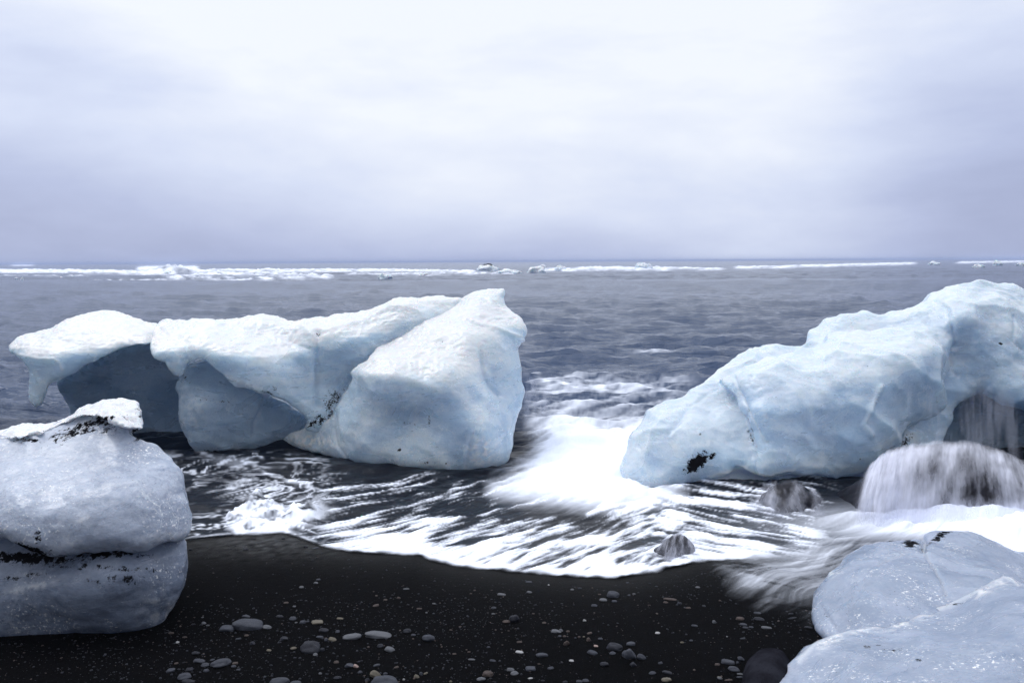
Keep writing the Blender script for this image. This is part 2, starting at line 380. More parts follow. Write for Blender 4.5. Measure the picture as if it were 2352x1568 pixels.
PM = {
 'grey': rock_mat('grey_stone', (0.022, 0.025, 0.034), (0.056, 0.061, 0.08)),
 'dark': rock_mat('dark_stone', (0.008, 0.009, 0.013), (0.028, 0.03, 0.042), 0.45, 0.15),
 'pale': rock_mat('pale_stone', (0.06, 0.064, 0.075), (0.13, 0.135, 0.15)),
 'tan': rock_mat('tan_stone', (0.08, 0.074, 0.06), (0.16, 0.14, 0.11)),
 'brown': rock_mat('brown_stone', (0.035, 0.027, 0.026), (0.085, 0.065, 0.06)),
 'white': rock_mat('white_quartz', (0.25, 0.25, 0.26), (0.45, 0.45, 0.46)),
 'pink': rock_mat('pink_stone', (0.22, 0.16, 0.15), (0.38, 0.28, 0.25)),
}
M_bould = rock_mat('matt_black_stone', (0.008, 0.008, 0.011), (0.020, 0.021, 0.028), 0.6, 0.0, 10)
M_basalt = rock_mat('wet_black_basalt', (0.006, 0.006, 0.009), (0.02, 0.02, 0.028), 0.35, 0.10, 6)

# ---------------------------------------------------------------- sand
def axis(a, b, da, lim, grow=1.12):
    v = list(np.arange(a, b + 1e-6, da)); s = da
    lo, hi = [], []
    x = v[0]
    while x > -lim: s *= grow; x -= s; lo.append(x)
    s = da; x = v[-1]
    while x < lim: s *= grow; x += s; hi.append(x)
    return np.array(lo[::-1] + v + hi)
sx = axis(-3, 3, 0.02, 60); sy = axis(2.0, 5.5, 0.02, 60)
sy = sy[(sy > -60) & (sy < 30)]
X, Y = np.meshgrid(sx, sy)
Z = sand_z(X, Y) + 0.0015 * fbm(X * 22, Y * 22, 1.0, 3)
Pp = np.stack([X, Y, Z], -1).reshape(-1, 3)
sand = mesh_np('beach_sand', Pp, grid_faces(len(sy), len(sx)), M_sand); tag(sand, 'flat beach of fine black volcanic sand', None, None, 'structure')
EDGE = [(-600, 1200), (300, 1262), (425, 1246), (470, 1240), (540, 1233), (600, 1231), (650, 1226), (690, 1240), (740, 1259), (800, 1270), (860, 1276), (960, 1276), (985, 1290),
        (1040, 1302), (1100, 1309), (1200, 1319), (1300, 1326), (1360, 1330), (1420, 1331), (1470, 1324), (1530, 1311), (1575, 1302), (1590, 1293), (1690, 1291), (1770, 1278)]
ppx, ppy = proj(np.where(Pp[:, 1:2] > 0.6, Pp, [[0, 0.6, 0]]))
dwl = seg_dist(ppx, ppy, EDGE, False)
patch = np.exp(-((ppx - 620) / 170) ** 2 - ((ppy - 1240) / 40) ** 2)
wet = np.clip(np.exp(-dwl / 30) * 0.35 + patch * (0.5 + 1.2 * fbm(Pp[:, 0] * 20, Pp[:, 1] * 20, 0, 3)) * 0.9, 0, 1)
attr(sand, 'wet', wet)

# ---------------------------------------------------------------- sea
cols = np.concatenate([np.linspace(-2600, -60, 120), np.arange(-55, 2412, 2.5), np.linspace(2420, 5000, 120)])
tan = (cols - 1176) / F * 1.0
rows = [3.0]
g0 = np.arange(1500, 640, -2.4)
yr = CAMH / np.tan(np.arctan((g0 - 784) / F) + PITCH)
yr = np.concatenate([yr, yr[-1] * 1.012 ** np.arange(1, 130), yr[-1] * 1.012 ** 129 * 1.04 ** np.arange(1, 100)])
yr = yr[yr < 9000]
GX = tan[None] * yr[:, None]; GY = np.repeat(yr[:, None], len(cols), 1)
P0 = np.stack([GX, GY, np.maximum(sand_z(GX, GY), 0)], -1)
PX, PY = proj(P0)
HOR = 606 - 13 * PX / 2352
# world polar fields that the back-wash streams along
def polar(cx, cy, kx=1.0):
    dx, dy = (GX - cx) * kx, GY - cy
    return np.hypot(dx, dy), np.arctan2(dy, dx)
gap = ground(1500, 985, True); fall = ground(2420, 1120, True)
r1, a1 = polar(gap[0], gap[1] + 0.6); r2, a2 = polar(fall[0], fall[1] + 0.3)
def streaks(r, a, seed, kr=0.9, ka=34):
    wob = 0.06 * fbm(GX * 1.5, GY * 1.5, seed, 2)
    rr = np.log(r + 0.4) * 3
    s = fbm(rr * kr, (a + wob) * ka, seed, 4, 0.6)
    return s
s1 = streaks(r1, a1, 2.0, 2.2, 26); s1b = streaks(r1, a1, 6.0, 4.5, 60); s2 = streaks(r2, a2, 4.0, 0.8, 30) * 0.7 + 0.5 * streaks(r2, a2, 8.0, 2.0, 90)
def sh(ang, fu, fv, seed):
    c, s_ = math.cos(ang), math.sin(ang); wob = 0.10 * fbm(GX * 1.3, GY * 1.3, seed + 3, 2)
    return fbm((GX * c + GY * s_) * fu, (-GX * s_ + GY * c + wob) * fv, seed, 4, 0.6)
wL, wR = sst(1080, 820, PX), sst(1440, 1640, PX); wC = np.clip(1 - wL - wR, 0, 1); nw_ = np.sqrt(wL ** 2 + wR ** 2 + wC ** 2)
t1 = (wL * sh(R(33), 1.3, 8, 2.0) + wC * sh(R(50), 1.7, 8, 5.0) + wR * sh(R(-42), 1.5, 8, 8.0)) / nw_
t1b = (wL * sh(R(36), 3.2, 22, 12.0) + wC * sh(R(47), 4.0, 20, 15.0) + wR * sh(R(-32), 4, 20, 18.0)) / nw_
blot = fbm(GX * 3.2, GY * 4.5, 9.0, 4, 0.55)
nearz = sst(9.5, 6.2, GY)
def G(cx, cy, sx_, sy_, ang=0.0):
    c, s = math.cos(ang), math.sin(ang); dx, dy = PX - cx, PY - cy
    u, v = dx * c + dy * s, -dx * s + dy * c
    return np.exp(-(u / sx_) ** 2 - (v / sy_) ** 2)
dE = seg_dist(PX, PY, EDGE, False)
above = PY < np.interp(PX, [p[0] for p in EDGE], [p[1] for p in EDGE]) 
sE = np.where(above, dE, -dE)
# density of foam
dens = np.full(GX.shape, -0.95) - G(880, 1130, 170, 55, 0.1) * 0.25
fan = sst(640, 800, PX) * sst(1960, 1840, PX) * sst(1060, 1110, PY)
dens += fan * (0.62 + 0.30 * sst(1150, 1270, PY))
dens += sst(22, 0, sE) * 0.75 * sst(640, 740, PX)
dens += G(950, 1255, 190, 26, 0.12) * 0.9 + G(1290, 1235, 130, 50) * 0.35 + G(1320, 1300, 160, 20, 0.1) * 0.5
dens += G(1700, 1265, 120, 28) * 0.7 + G(1480, 1180, 130, 30) * 0.25 + G(1600, 1150, 170, 14, 0.06) * 0.8
dens -= G(1130, 1165, 120, 30) * 0.22 + G(1040, 1105, 190, 22, 0.05) * 0.35 + G(1300, 1180, 130, 16) * 0.35
white = [(1245, 985), (1290, 960), (1350, 962), (1375, 985), (1430, 985), (1470, 960), (1540, 1000), (1500, 1100), (1560, 1140), (1480, 1148), (1390, 1156), (1290, 1146), (1200, 1135), (1140, 1118), (1200, 1085), (1235, 1050), (1245, 1020)]
ws = sdf(PX, PY, white) + 34 * t1 + 10 * t1b
wm = sst(-42, 26, ws)
# turbulent pool between the long iceberg and the boulder
pool = sst(790, 690, PX) * sst(1030, 1050, PY)
lines = np.abs(fbm(GX * 2.4 + 1.1 * perlin(GX * 1.5, GY * 1.5, 5), GY * 4.0 + 1.1 * perlin(GX * 1.4, GY * 2, 7), 12.0, 4, 0.62))
wisps = sst(0.085, 0.0, lines) * sst(-0.35, 0.25, fbm(GX * 1.6, GY * 2.4, 21.0, 3) + 0.05)
M1 = [(528, 1208), (545, 1180), (580, 1156), (592, 1138), (611, 1160), (630, 1166), (656, 1182), (688, 1168), (719, 1160), (745, 1141), (762, 1140), (785, 1166), (751, 1181), (726, 1190), (688, 1206), (650, 1219), (592, 1232), (548, 1231)]
m1 = sst(-12, 9, sdf(PX, PY, M1) + 4 + 24 * fbm(GX * 7, GY * 9, 2.2, 4, 0.6))
crest = np.exp(-(seg_dist(PX, PY, [(556, 1058), (590, 1072), (612, 1088), (660, 1103), (715, 1112), (740, 1128), (762, 1145)], False) / 3.5) ** 2)
foam = sst(-0.50, 0.52, t1 * 2.3 + 1.5 * t1b + dens + 0.15 * blot + 0.35 * s1) ** 1.2 
foam = foam * np.clip(fan + sst(40, 0, sE) + 0.0, 0, 1) * (1 - sst(1700, 1830, PX) * sst(1230, 1300, PY) * 0.6)
foam = np.maximum(foam, wm)
foam = np.maximum(foam, pool * np.clip(wisps * 0.75 * sst(0, 26, sE + 10) + m1 * np.clip(1.0 - 0.9 * sst(1192, 1145, PY) + 2.6 * fbm(GX * 11, GY * 11, 9.9, 4, 0.6), 0, 1) + crest * (0.35 + 1.3 * fbm(GX * 6, GY * 6, 4.1, 3)) + G(530, 1060, 36, 9, 0.1) * (0.4 + blot) + G(600, 1120, 130, 30, .3) * np.clip(s1b * 1.8, 0, 1), 0, 1))
foam = np.maximum(foam, sst(-0.45, 0.35, s1 * 0.9 + 0.35 - np.abs(PX - 620) / 260 - np.abs(sE - 6) / 16) * sst(430, 450, PX) * sst(0, 4, sE) * (PX < 760))
# water streaming from the gap behind
gapw = sst(1195, 1230, PX) * sst(1640, 1520, PX) * sst(850, 880, PY) * sst(1010, 960, PY)
crestl = np.exp(-((PY - (884 + 0.06 * (PX - 1250) + 5 * np.sin(PX / 40))) / 8.0) ** 2) * sst(1215, 1260, PX) * sst(1590, 1540, PX)
foam = np.maximum(foam, np.clip(crestl * (0.55 + 1.6 * fbm(PX / 40, PY / 7, 3.0, 4)), 0, 1))
gu, gv = GX * 0.86 + GY * 0.5, -GX * 0.5 + GY * 0.86
gs = fbm(gu * 0.9, gv * 5.5, 31.0, 4, 0.55)
foam = np.maximum(foam, gapw * np.clip(0.10 + 1.9 * gs + 0.55 * sst(940, 990, PY) + 0.25 * G(1290, 905, 60, 14, 0.2), 0, 0.95) * 0.85)
foam = np.maximum(foam, G(1500, 812, 40, 4) * 0.7 * (0.6 + fbm(PX / 20, PY / 4, 1.0, 2)))
# wash running down from the rock on the right
Z4 = [(1640, 1296), (1730, 1262), (1800, 1225), (1860, 1195), (1960, 1180), (2500, 1120), (2500, 1480), (1900, 1450), (1850, 1425), (1760, 1405), (1690, 1372), (1660, 1335)]
z4 = sst(-14, 95, sdf(PX, PY, Z4) + 60 * s2)
f4 = z4 * np.clip(0.34 + 0.75 * s2 + 0.35 * sst(1250, 1150, PY) + G(1800, 1300, 90, 35, -0.2) * 0.25 - 0.25 * sst(1360, 1430, PY), 0.0, 1.0)
f4 = np.maximum(f4, np.clip(G(2150, 1205, 260, 34) * (1.1 + s2) + G(2340, 1230, 90, 60) * 1.5, 0, 1))
foam = np.where(PY > 1140, np.maximum(foam, f4), foam)
# open sea: surf lines far out
def band(pts, h, thr=0.0, amp=1.0, seed=0.0):
    xs, ys = [p[0] for p in pts], [p[1] for p in pts]
    yc = np.interp(PX, xs, ys) + 2.6 * fbm(PX / 55, seed * 3.3, seed, 3); e = sst(xs[0] - 14, xs[0] + 10, PX) * sst(xs[-1] + 14, xs[-1] - 10, PX)
    nz = fbm(PX / 26 + seed, GY / 8, seed, 4, 0.55)
    return np.clip(np.exp(-((PY - yc) / h) ** 2) * e * amp * (0.8 + 2.0 * nz - thr), 0, 1) * 0.85
far = np.zeros_like(PX)
for b in (([(-600, 625), (0, 624), (180, 625), (400, 628)], 3.6, 0.0, 1.5, 1.0), ([(320, 619), (450, 617)], 5.5, 0.0, 1.8, 2.0), ([(400, 623), (640, 622)], 2.2, 0.0, 1.3, 3.0), ([(440, 630), (600, 629), (760, 636)], 4.2, 0.25, 1.2, 4.0),
          ([(380, 636), (520, 640), (700, 638)], 3.0, 0.35, 1.1, 5.0), ([(640, 624), (800, 622), (1090, 626)], 3.2, 0.0, 1.15, 6.0), ([(800, 630), (1000, 633), (1180, 628)], 2.6, 0.3, 1.2, 7.0), ([(1230, 622), (1420, 617), (1540, 619)], 3.6, 0.0, 1.15, 8.0),
          ([(1530, 618), (1660, 620)], 2.0, 0.1, 1.1, 9.0), ([(1690, 616), (1780, 615), (1900, 611), (2100, 605)], 2.8, 0.0, 1.15, 10.0), ([(2200, 604), (2352, 601), (2900, 600)], 2.2, 0.1, 1.1, 11.0), ([(30, 609.5), (75, 609)], 1.4, 0, 1.3, 12.0),
          ([(180, 644), (420, 640)], 1.6, 0.5, 1.0, 13.0), ([(-600, 636), (200, 634)], 2.4, 0.6, 1.0, 14.0)):
    far = np.maximum(far, band(*b))
farm = sst(60, 75, GY)
foam = np.maximum(foam * (1 - farm), far * farm)
# heights
wl = np.maximum(0.0, sand_z(GX, GY) + 0.010 + 0.0 * GX)
k = np.clip(GY / 30, 0.25, 1)
calm = sst(4.6, 7.5, GY)
sw = fbm(GX * 0.22 + 3, GY * 0.55, 1.0, 3, 0.45); sw2 = fbm(GX * 0.9, GY * 2.1, 4.4, 4, 0.6)
fall_far = 1 / (1 + (GY / 160) ** 2)
hz = calm * (0.20 * sw * k + 0.17 * sw2 * sst(200, 30, GY) + 0.05 * fbm(GX * 1.6, GY * 6.5, 14.4, 4, 0.6) * sst(50, 16, GY) + 0.13 * (0.5 - np.abs(fbm(GX * 0.20, GY * 1.3, 24.4, 4, 0.55)) * 2.2) * sst(6.5, 11, GY) * sst(260, 60, GY)) * np.clip(1.0, 0, 1)
swell = 0.15 * np.sin(GY / 4.2 + 1.5 * perlin(GX * 0.05, GY * 0.05, 2) + GX * 0.04) * sst(12, 45, GY) * fall_far
hz = hz + swell + 0.35 * far * farm * np.clip(GY / 120, 0.5, 1.4) * (0.7 + 0.9 * fbm(PX / 9, GY / 6, 7.7, 3))
hz = hz + farm * 1.35 * np.exp(-((PX - 395) / 42) ** 2) * np.exp(-((GY - 150) / 9) ** 2) * (0.75 + 0.7 * fbm(PX / 14, GY / 8, 3.3, 3))
rip = (0.024 * t1 + 0.010 * t1b) * fan + 0.016 * s2 * z4 + pool * (0.030 * fbm(GX * 3.5, GY * 4, 12.0, 4) + 0.035 * m1 * (1 + 2.5 * fbm(GX * 7, GY * 7, 3.9, 4)) + 0.006 * crest)
thin = sst(0, 50, sE)
hz = hz + rip * thin + 0.05 * sst(-10, 90, ws) * (1 + 0.6 * fbm(GX * 1.5, GY * 1.5, 8.0, 2)) + 0.04 * crestl + gapw * 0.03 * gs
hz = hz + 0.08 * G(2160, 1196, 230, 16) * (0.9 + 1.6 * fbm(GX * 3.2, GY * 3.2, 6.1, 4)) + 0.10 * G(2350, 1225, 90, 26) * (1 + fbm(GX * 4, GY * 4, 6.1, 4)) + 0.02 * fan * np.clip(foam, 0, 1) * fbm(GX * 8, GY * 8, 2.1, 3)
z = wl + hz
z = np.maximum(z, sand_z(GX, GY) + 0.006)
film = sst(-1.5, 9, sE + 5 * fbm(GX * 6, GY * 6, 1.7, 3))
film = np.where(GY > 5.2, 1.0, np.maximum(film, np.clip(z4 * (0.25 + 0.75 * f4 + 0.5 * sst(1330, 1200, PY)), 0, 1) * (PY > 1180)))
film = np.where((PX > 1600) & (PY > 1170) & (PY < 1290), np.maximum(film, sst(1640, 1760, PX) * sst(1296, 1270, PY)), film)
film = np.where(PX > 2000, 1.0, film)
film = film * np.where(PX < 435, sst(1262, 1240, PY), 1.0)
film[0:1] = 0
V = np.stack([GX, GY, z], -1).reshape(-1, 3)
Fs = grid_faces(len(yr), len(cols))
keep = (film.ravel()[Fs] > 0.001).any(1)
used = np.unique(Fs[keep]); remap = np.zeros(len(V), int); remap[used] = np.arange(len(used))
sea = mesh_np('sea', V[used], remap[Fs[keep]], M_water); tag(sea, 'grey sea breaking into white surf and foamy backwash', None, None, 'structure')
attr(sea, 'foam', foam.ravel()[used]); attr(sea, 'film', film.ravel()[used]); attr(sea, 'near', nearz.ravel()[used])

# ---------------------------------------------------------------- ice: solid lobes fused into one skin
def lobe(outline, ctrl, rnd=0.10, w=45, thick=0.8, wb=120, step=13, jit=2.8, seed=0):
    P = np.asarray(outline, float); pts = []
    for i in range(len(P)):
        a, b = P[i], P[(i + 1) % len(P)]; n = max(1, int(np.hypot(*(b - a)) / 7))
        for k_ in range(n): pts.append(a + (b - a) * k_ / n)
    pts = np.array(pts)
    # round the corners a little, roughen the line
    sm = (np.roll(pts, 1, 0) + 2 * pts + np.roll(pts, -1, 0)) / 4
    sm += jit * np.stack([fbm(sm[:, 0] / 22, sm[:, 1] / 22, seed + 1.5, 3), fbm(sm[:, 0] / 22, sm[:, 1] / 22, seed + 7.5, 3)], -1) * 2.2
    x0, y0 = sm.min(0); x1, y1 = sm.max(0)
    gx, gy = np.meshgrid(np.arange(x0, x1, step), np.arange(y0, y1, step)); gx = gx + (np.arange(gx.shape[0])[:, None] % 2) * step / 2
    gx, gy = gx.ravel(), gy.ravel(); s = sdf(gx, gy, sm); m = s > step * 0.55
    # a ring close to the rim so that it rounds well
    nrm = np.roll(sm, -1, 0) - np.roll(sm, 1, 0); nrm = np.stack([-nrm[:, 1], nrm[:, 0]], -1); nrm /= np.maximum(np.linalg.norm(nrm, axis=1), 1e-6)[:, None]
    area = np.sum(sm[:, 0] * np.roll(sm[:, 1], -1) - np.roll(sm[:, 0], -1) * sm[:, 1])
    ring = sm + nrm * (2.5 if area > 0 else -2.5)
    rs = sdf(ring[:, 0], ring[:, 1], sm); ring = ring[rs > 1.5]
    ip = np.r_[np.c_[gx[m], gy[m]], ring]
    nb = len(sm); allp = np.r_[sm, ip]
    vs, _, fs, ov, _, _ = delaunay_2d_cdt([Vector(p) for p in allp], [(i, (i + 1) % nb) for i in range(nb)], [], 1, 1e-4)
    v2 = np.array([(v.x, v.y) for v in vs]); rim = np.array([any(o_ < nb for o_ in ov[i]) or not ov[i] for i in range(len(vs))])
    d = seg_dist(v2[:, 0], v2[:, 1], sm); d[rim] = 0
    pf = lambda q: np.sqrt(np.clip(1 - (1 - np.clip(q, 0, 1)) ** 2, 0, 1))
    yf = tps(ctrl)(v2[:, 0], v2[:, 1])
    yF = yf + rnd * (1 - pf(d / w)); yB = yf + rnd + thick * pf(d / wb)
    A = at_y(v2[:, 0], v2[:, 1], yF); B = at_y(v2[:, 0], v2[:, 1], yB)
    n = len(v2); T = np.array([list(f) for f in fs if len(f) == 3])
    idx = np.where(rim, np.arange(n), np.arange(n) + n)
    Tb = idx[T][:, ::-1]
    return np.r_[A, B], np.r_[T, Tb]
def ice(name, lobes, mat, parent=None, voxel=0.012, amp=(0.009, 0.003), cracks=(), dirt=(), frost=(), lit_top_frost=0.0, smooth_it=2, dents=(), seed=0.0, facet=0.0):
    Vs, Ts, off = [], [], 0
    for v, t_ in lobes: Vs.append(v); Ts.append(t_ + off); off += len(v)
    tmp = mesh_np(name, np.concatenate(Vs), np.concatenate(Ts), None)
    bm = bmesh.new(); bm.from_mesh(tmp.data); bmesh.ops.recalc_face_normals(bm, faces=bm.faces); bm.to_mesh(tmp.data); bm.free()
    mo = tmp.modifiers.new('r', 'REMESH'); mo.mode = 'VOXEL'; mo.voxel_size = voxel; mo.adaptivity = 0
    ms = tmp.modifiers.new('s', 'SMOOTH'); ms.factor = 0.5; ms.iterations = smooth_it
    dg = bpy.context.evaluated_depsgraph_get()
    me = bpy.data.meshes.new_from_object(tmp.evaluated_get(dg))
    old = tmp.data; bpy.data.objects.remove(tmp); bpy.data.meshes.remove(old)
    n = len(me.vertices); co = np.empty(n * 3, np.float32); me.vertices.foreach_get('co', co); co = co.reshape(-1, 3).astype(float)
    no = np.empty(n * 3, np.float32); me.vertices.foreach_get('normal', no); no = no.reshape(-1, 3).astype(float)
    x, y, zc = co.T
    px, py = proj(co)
    dsp = amp[0] * fbm(x * 4, y * 4, zc * 5 + seed, 3) * 2 + amp[1] * fbm(x * 19, y * 19, zc * 24 + seed, 3)
    if facet:
        # melt hollows that meet in sharp arrises, large and small
        wx, wy, wz = x + 0.15 * fbm(x * 2.1, y * 2.1, zc * 2.1 + 3, 2), y + 0.22 * fbm(x * 2.1, y * 2.1, zc * 2.1 + 13, 2), zc + 0.22 * fbm(x * 2.1, y * 2.1, zc * 2.1 + 23, 2)
        dsp = dsp + facet * 1.5 * (worley(wx * 1.9 + seed, wy * 1.9, wz * 2.3 + 0.5 * wx) - 0.3) + facet * 0.30 * (worley(wx * 5.5, wy * 6.5 + seed, wz * 8.0 + 2 * wx) - 0.3)
    fr = np.zeros(n)
    for pts, wd, dep, fv in cracks:
        q = np.exp(-(seg_dist(px, py, pts, False) / wd) ** 2); dsp = dsp - dep * q; fr = np.maximum(fr, fv * q)
    for cx, cy, rx, ry, ang, dep in dents:
        c, s = math.cos(ang), math.sin(ang); u, v = (px - cx) * c + (py - cy) * s, -(px - cx) * s + (py - cy) * c
        dsp = dsp - dep * np.exp(-(u / rx) ** 2 - (v / ry) ** 2)
    di = np.zeros(n)
    for cx, cy, rx, ry, ang, st in dirt:
        c, s = math.cos(ang), math.sin(ang); u, v = (px - cx) * c + (py - cy) * s, -(px - cx) * s + (py - cy) * c
        di = np.maximum(di, st * np.exp(-((u / rx) ** 2 + (v / ry) ** 2) ** 1.5))
    for cx, cy, rx, ry, ang, st in frost:
        c, s = math.cos(ang), math.sin(ang); u, v = (px - cx) * c + (py - cy) * s, -(px - cx) * s + (py - cy) * c
        fr = np.maximum(fr, st * np.exp(-(u / rx) ** 2 - (v / ry) ** 2) * np.clip(0.45 + 3.2 * fbm(x * 26, y * 26, zc * 26 + 4, 3, 0.6), 0, 1.1))
    if lit_top_frost: fr = np.maximum(fr, lit_top_frost * sst(0.35, 0.85, no[:, 2] + 0.35 * fbm(x * 5, y * 5, zc * 5, 3)))  # up-facing ice painted whiter, imitating tops blown out by skylight
    if lit_top_frost: dsp = dsp + 0.010 * fr * fbm(x * 34, y * 34, zc * 34 + seed, 3, 0.6) + 0.014 * fr * (0.3 - np.abs(fbm(x * 12, y * 12, zc * 16 + seed, 2)))
    dsp *= np.clip((zc + 0.3) / 0.3, 0, 1)
    co = co + no * dsp[:, None]
    org = np.array([co[:, 0].mean(), co[:, 1].mean(), max(co[:, 2].min(), 0.0)]) if parent is None else np.array(parent.location)
    co -= org
    me.vertices.foreach_set('co', co.astype(np.float32).ravel()); me.update()
    me.polygons.foreach_set('use_smooth', np.ones(len(me.polygons), bool)); me.name = name
    me.materials.clear(); me.materials.append(mat)
    o = bpy.data.objects.new(name, me); COL.objects.link(o)
    if parent is not None: o.parent = parent
    else: o.location = org
    attr(o, 'frost', np.clip(fr, 0, 1)); attr(o, 'dirt', np.clip(di, 0, 1))
    return o
def cc(conv, lst): return [(*conv([(a, b)])[0], c) for a, b, c in lst]

# --- long iceberg: wing, shaded wall, pillar, slab and big rounded block
berg = empty('iceberg', (-1.6, 6.8, 0), 'long arching blue white iceberg with a pointed hanging wing, left of the foamy gap', 'iceberg')
wing = C1([(58, 600), (85, 560), (130, 520), (240, 485), (300, 470), (430, 435), (560, 380), (740, 303), (850, 298), (970, 305), (1080, 345), (1200, 385), (1340, 405), (1400, 480), (1380, 560), (1240, 577),
           (1150, 580), (1000, 620), (800, 710), (640, 800), (520, 880), (440, 905), (400, 960), (350, 1070), (300, 1115), (250, 1060), (230, 960), (215, 800), (180, 710), (130, 655), (70, 640)])
cw = cc(C1, [(80, 600, 6.75), (300, 480, 6.95), (850, 300, 7.25), (1300, 410, 7.15), (250, 690, 6.55), (420, 690, 6.5), (600, 740, 6.55), (800, 560, 6.70), (1000, 480, 6.85), (1200, 570, 6.65), (300, 1100, 6.62), (300, 850, 6.62), (640, 790, 6.62), (1000, 615, 6.66)])
ice('ice_wing', [lobe(wing, cw, 0.06, 22, 0.7, 90, 11)], M_ice, berg, 0.012, lit_top_frost=0.9, facet=0.012,
    cracks=[(C1([(165, 665), (320, 698), (450, 700), (500, 740), (520, 790)]), 3, -0.012, 0.5)], dents=[(C1([(330, 830)])[0] + (30, 40, 0, 0.03))])
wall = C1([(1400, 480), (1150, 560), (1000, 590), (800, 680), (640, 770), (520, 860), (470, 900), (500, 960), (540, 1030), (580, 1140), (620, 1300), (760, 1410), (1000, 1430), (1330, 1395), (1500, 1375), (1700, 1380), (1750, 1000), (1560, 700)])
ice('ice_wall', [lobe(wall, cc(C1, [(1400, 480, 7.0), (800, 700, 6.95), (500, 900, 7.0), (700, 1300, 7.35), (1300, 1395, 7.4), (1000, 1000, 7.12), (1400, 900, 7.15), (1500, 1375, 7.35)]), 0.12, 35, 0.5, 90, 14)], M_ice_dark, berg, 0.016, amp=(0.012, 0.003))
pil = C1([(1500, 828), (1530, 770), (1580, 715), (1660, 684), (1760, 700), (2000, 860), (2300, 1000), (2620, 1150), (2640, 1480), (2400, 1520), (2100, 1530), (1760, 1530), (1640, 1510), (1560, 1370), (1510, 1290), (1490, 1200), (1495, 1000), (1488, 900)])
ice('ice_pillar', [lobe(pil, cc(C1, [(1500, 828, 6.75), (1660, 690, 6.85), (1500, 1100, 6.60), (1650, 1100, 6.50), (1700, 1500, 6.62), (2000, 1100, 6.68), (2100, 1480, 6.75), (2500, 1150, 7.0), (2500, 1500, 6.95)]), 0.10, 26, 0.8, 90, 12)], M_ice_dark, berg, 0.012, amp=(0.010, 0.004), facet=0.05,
    frost=[C1([(1610, 1150)])[0] + (34, 50, 0.3, 0.45), C1([(1520, 1050)])[0] + (8, 50, 0.1, 0.35)], dirt=[C1([(1750, 1485)])[0] + (40, 7, 0, 0.62), C1([(1800, 1050)])[0] + (60, 4, 0.05, 0.40), C1([(1560, 870)])[0] + (26, 5, 0.8, 0.42)],
    cracks=[(C1([(2170, 1100), (2110, 1240), (2110, 1330)]), 3, 0.02, 0)])
slab = C1([(1240, 580), (1255, 480), (1300, 410), (1335, 365), (1420, 362), (1500, 377), (1600, 378), (1750, 362), (1900, 340), (2100, 325)]) + \
       C2([(0, 290), (100, 290), (240, 303), (310, 328), (400, 315), (540, 300), (660, 270), (760, 262), (850, 245), (950, 235), (1080, 210), (1200, 180), (1320, 155), (1400, 155), (1530, 160), (1600, 178), (1700, 300), (1500, 600), (1000, 900), (760, 1120), (520, 1180), (400, 1140), (440, 1070), (390, 1020), (280, 940), (120, 880), (0, 830)]) + \
       C1([(2150, 972), (1950, 892), (1850, 822), (1800, 772), (1720, 702), (1660, 690), (1580, 722), (1530, 777), (1500, 827), (1470, 792), (1400, 722), (1330, 714), (1290, 690), (1255, 640)])
cs = cc(C1, [(1330, 370, 7.05), (1900, 345, 7.1), (1250, 560, 6.52), (1400, 600, 6.45), (1500, 820, 6.45), (1700, 600, 6.48), (1900, 650, 6.42), (1950, 880, 6.46), (1650, 480, 6.62), (2100, 700, 6.45)]) + \
     cc(C2, [(310, 330, 7.0), (850, 247, 7.1), (1400, 157, 7.15), (500, 440, 6.72), (480, 800, 6.70), (250, 700, 6.48), (300, 940, 6.52), (720, 500, 6.62), (900, 420, 6.72), (1100, 330, 6.85), (760, 700, 6.82), (650, 900, 6.75), (450, 1080, 6.6), (1300, 600, 6.9), (1000, 900, 6.9)])
ice('ice_slab', [lobe(slab, cs, 0.05, 22, 0.7, 110, 12)], M_ice, berg, 0.012, lit_top_frost=0.85, amp=(0.008, 0.003), facet=0.05,
    cracks=[(C2([(500, 430), (490, 600), (475, 800), (490, 960)]), 7, 0.035, 0.0), (C2([(330, 420), (290, 480), (430, 540)]), 4, 0.012, 0.2), (C1([(1900, 830), (2050, 900), (2200, 970)]), 6, -0.008, 0.5)],
    dirt=[C2([(620, 940)])[0] + (26, 40, 0.5, 0.50), C2([(520, 1070)])[0] + (46, 14, -0.5, 0.58), C2([(500, 430)])[0] + (14, 6, -0.3, 0.42), C2([(800, 436)])[0] + (15, 3, -0.2, 0.42), C2([(280, 660)])[0] + (30, 3, -0.15, 0.40), C2([(180, 830)])[0] + (8, 8, 0, 0.45), C1([(2250, 1000)])[0] + (24, 4, 0.5, 0.5)],
    frost=[C1([(1500, 600)])[0] + (60, 60, 0, 0.5)])
block = C2([(740, 715), (800, 652), (870, 640), (900, 580), (960, 510), (1060, 450), (1180, 405), (1300, 340), (1400, 290), (1500, 230), (1570, 172), (1640, 112), (1740, 97), (1890, 94), (1892, 125), (1865, 165), (1880, 225), (1930, 280), (1990, 350), (2030, 405), (2020, 435), (1985, 455), (1962, 510),
            (1970, 580), (1995, 680), (2012, 780), (2020, 850), (2000, 950), (1965, 1050), (1945, 1150), (1930, 1270), (1900, 1370), (1850, 1420), (1720, 1455), (1600, 1470), (1450, 1470), (1250, 1450), (1080, 1425), (900, 1412), (700, 1390), (600, 1352), (480, 1312), (320, 1272), (205, 1243),
            (270, 1195), (400, 1150), (520, 1100), (600, 1060), (622, 1040), (640, 960), (700, 870), (740, 790), (768, 745)])
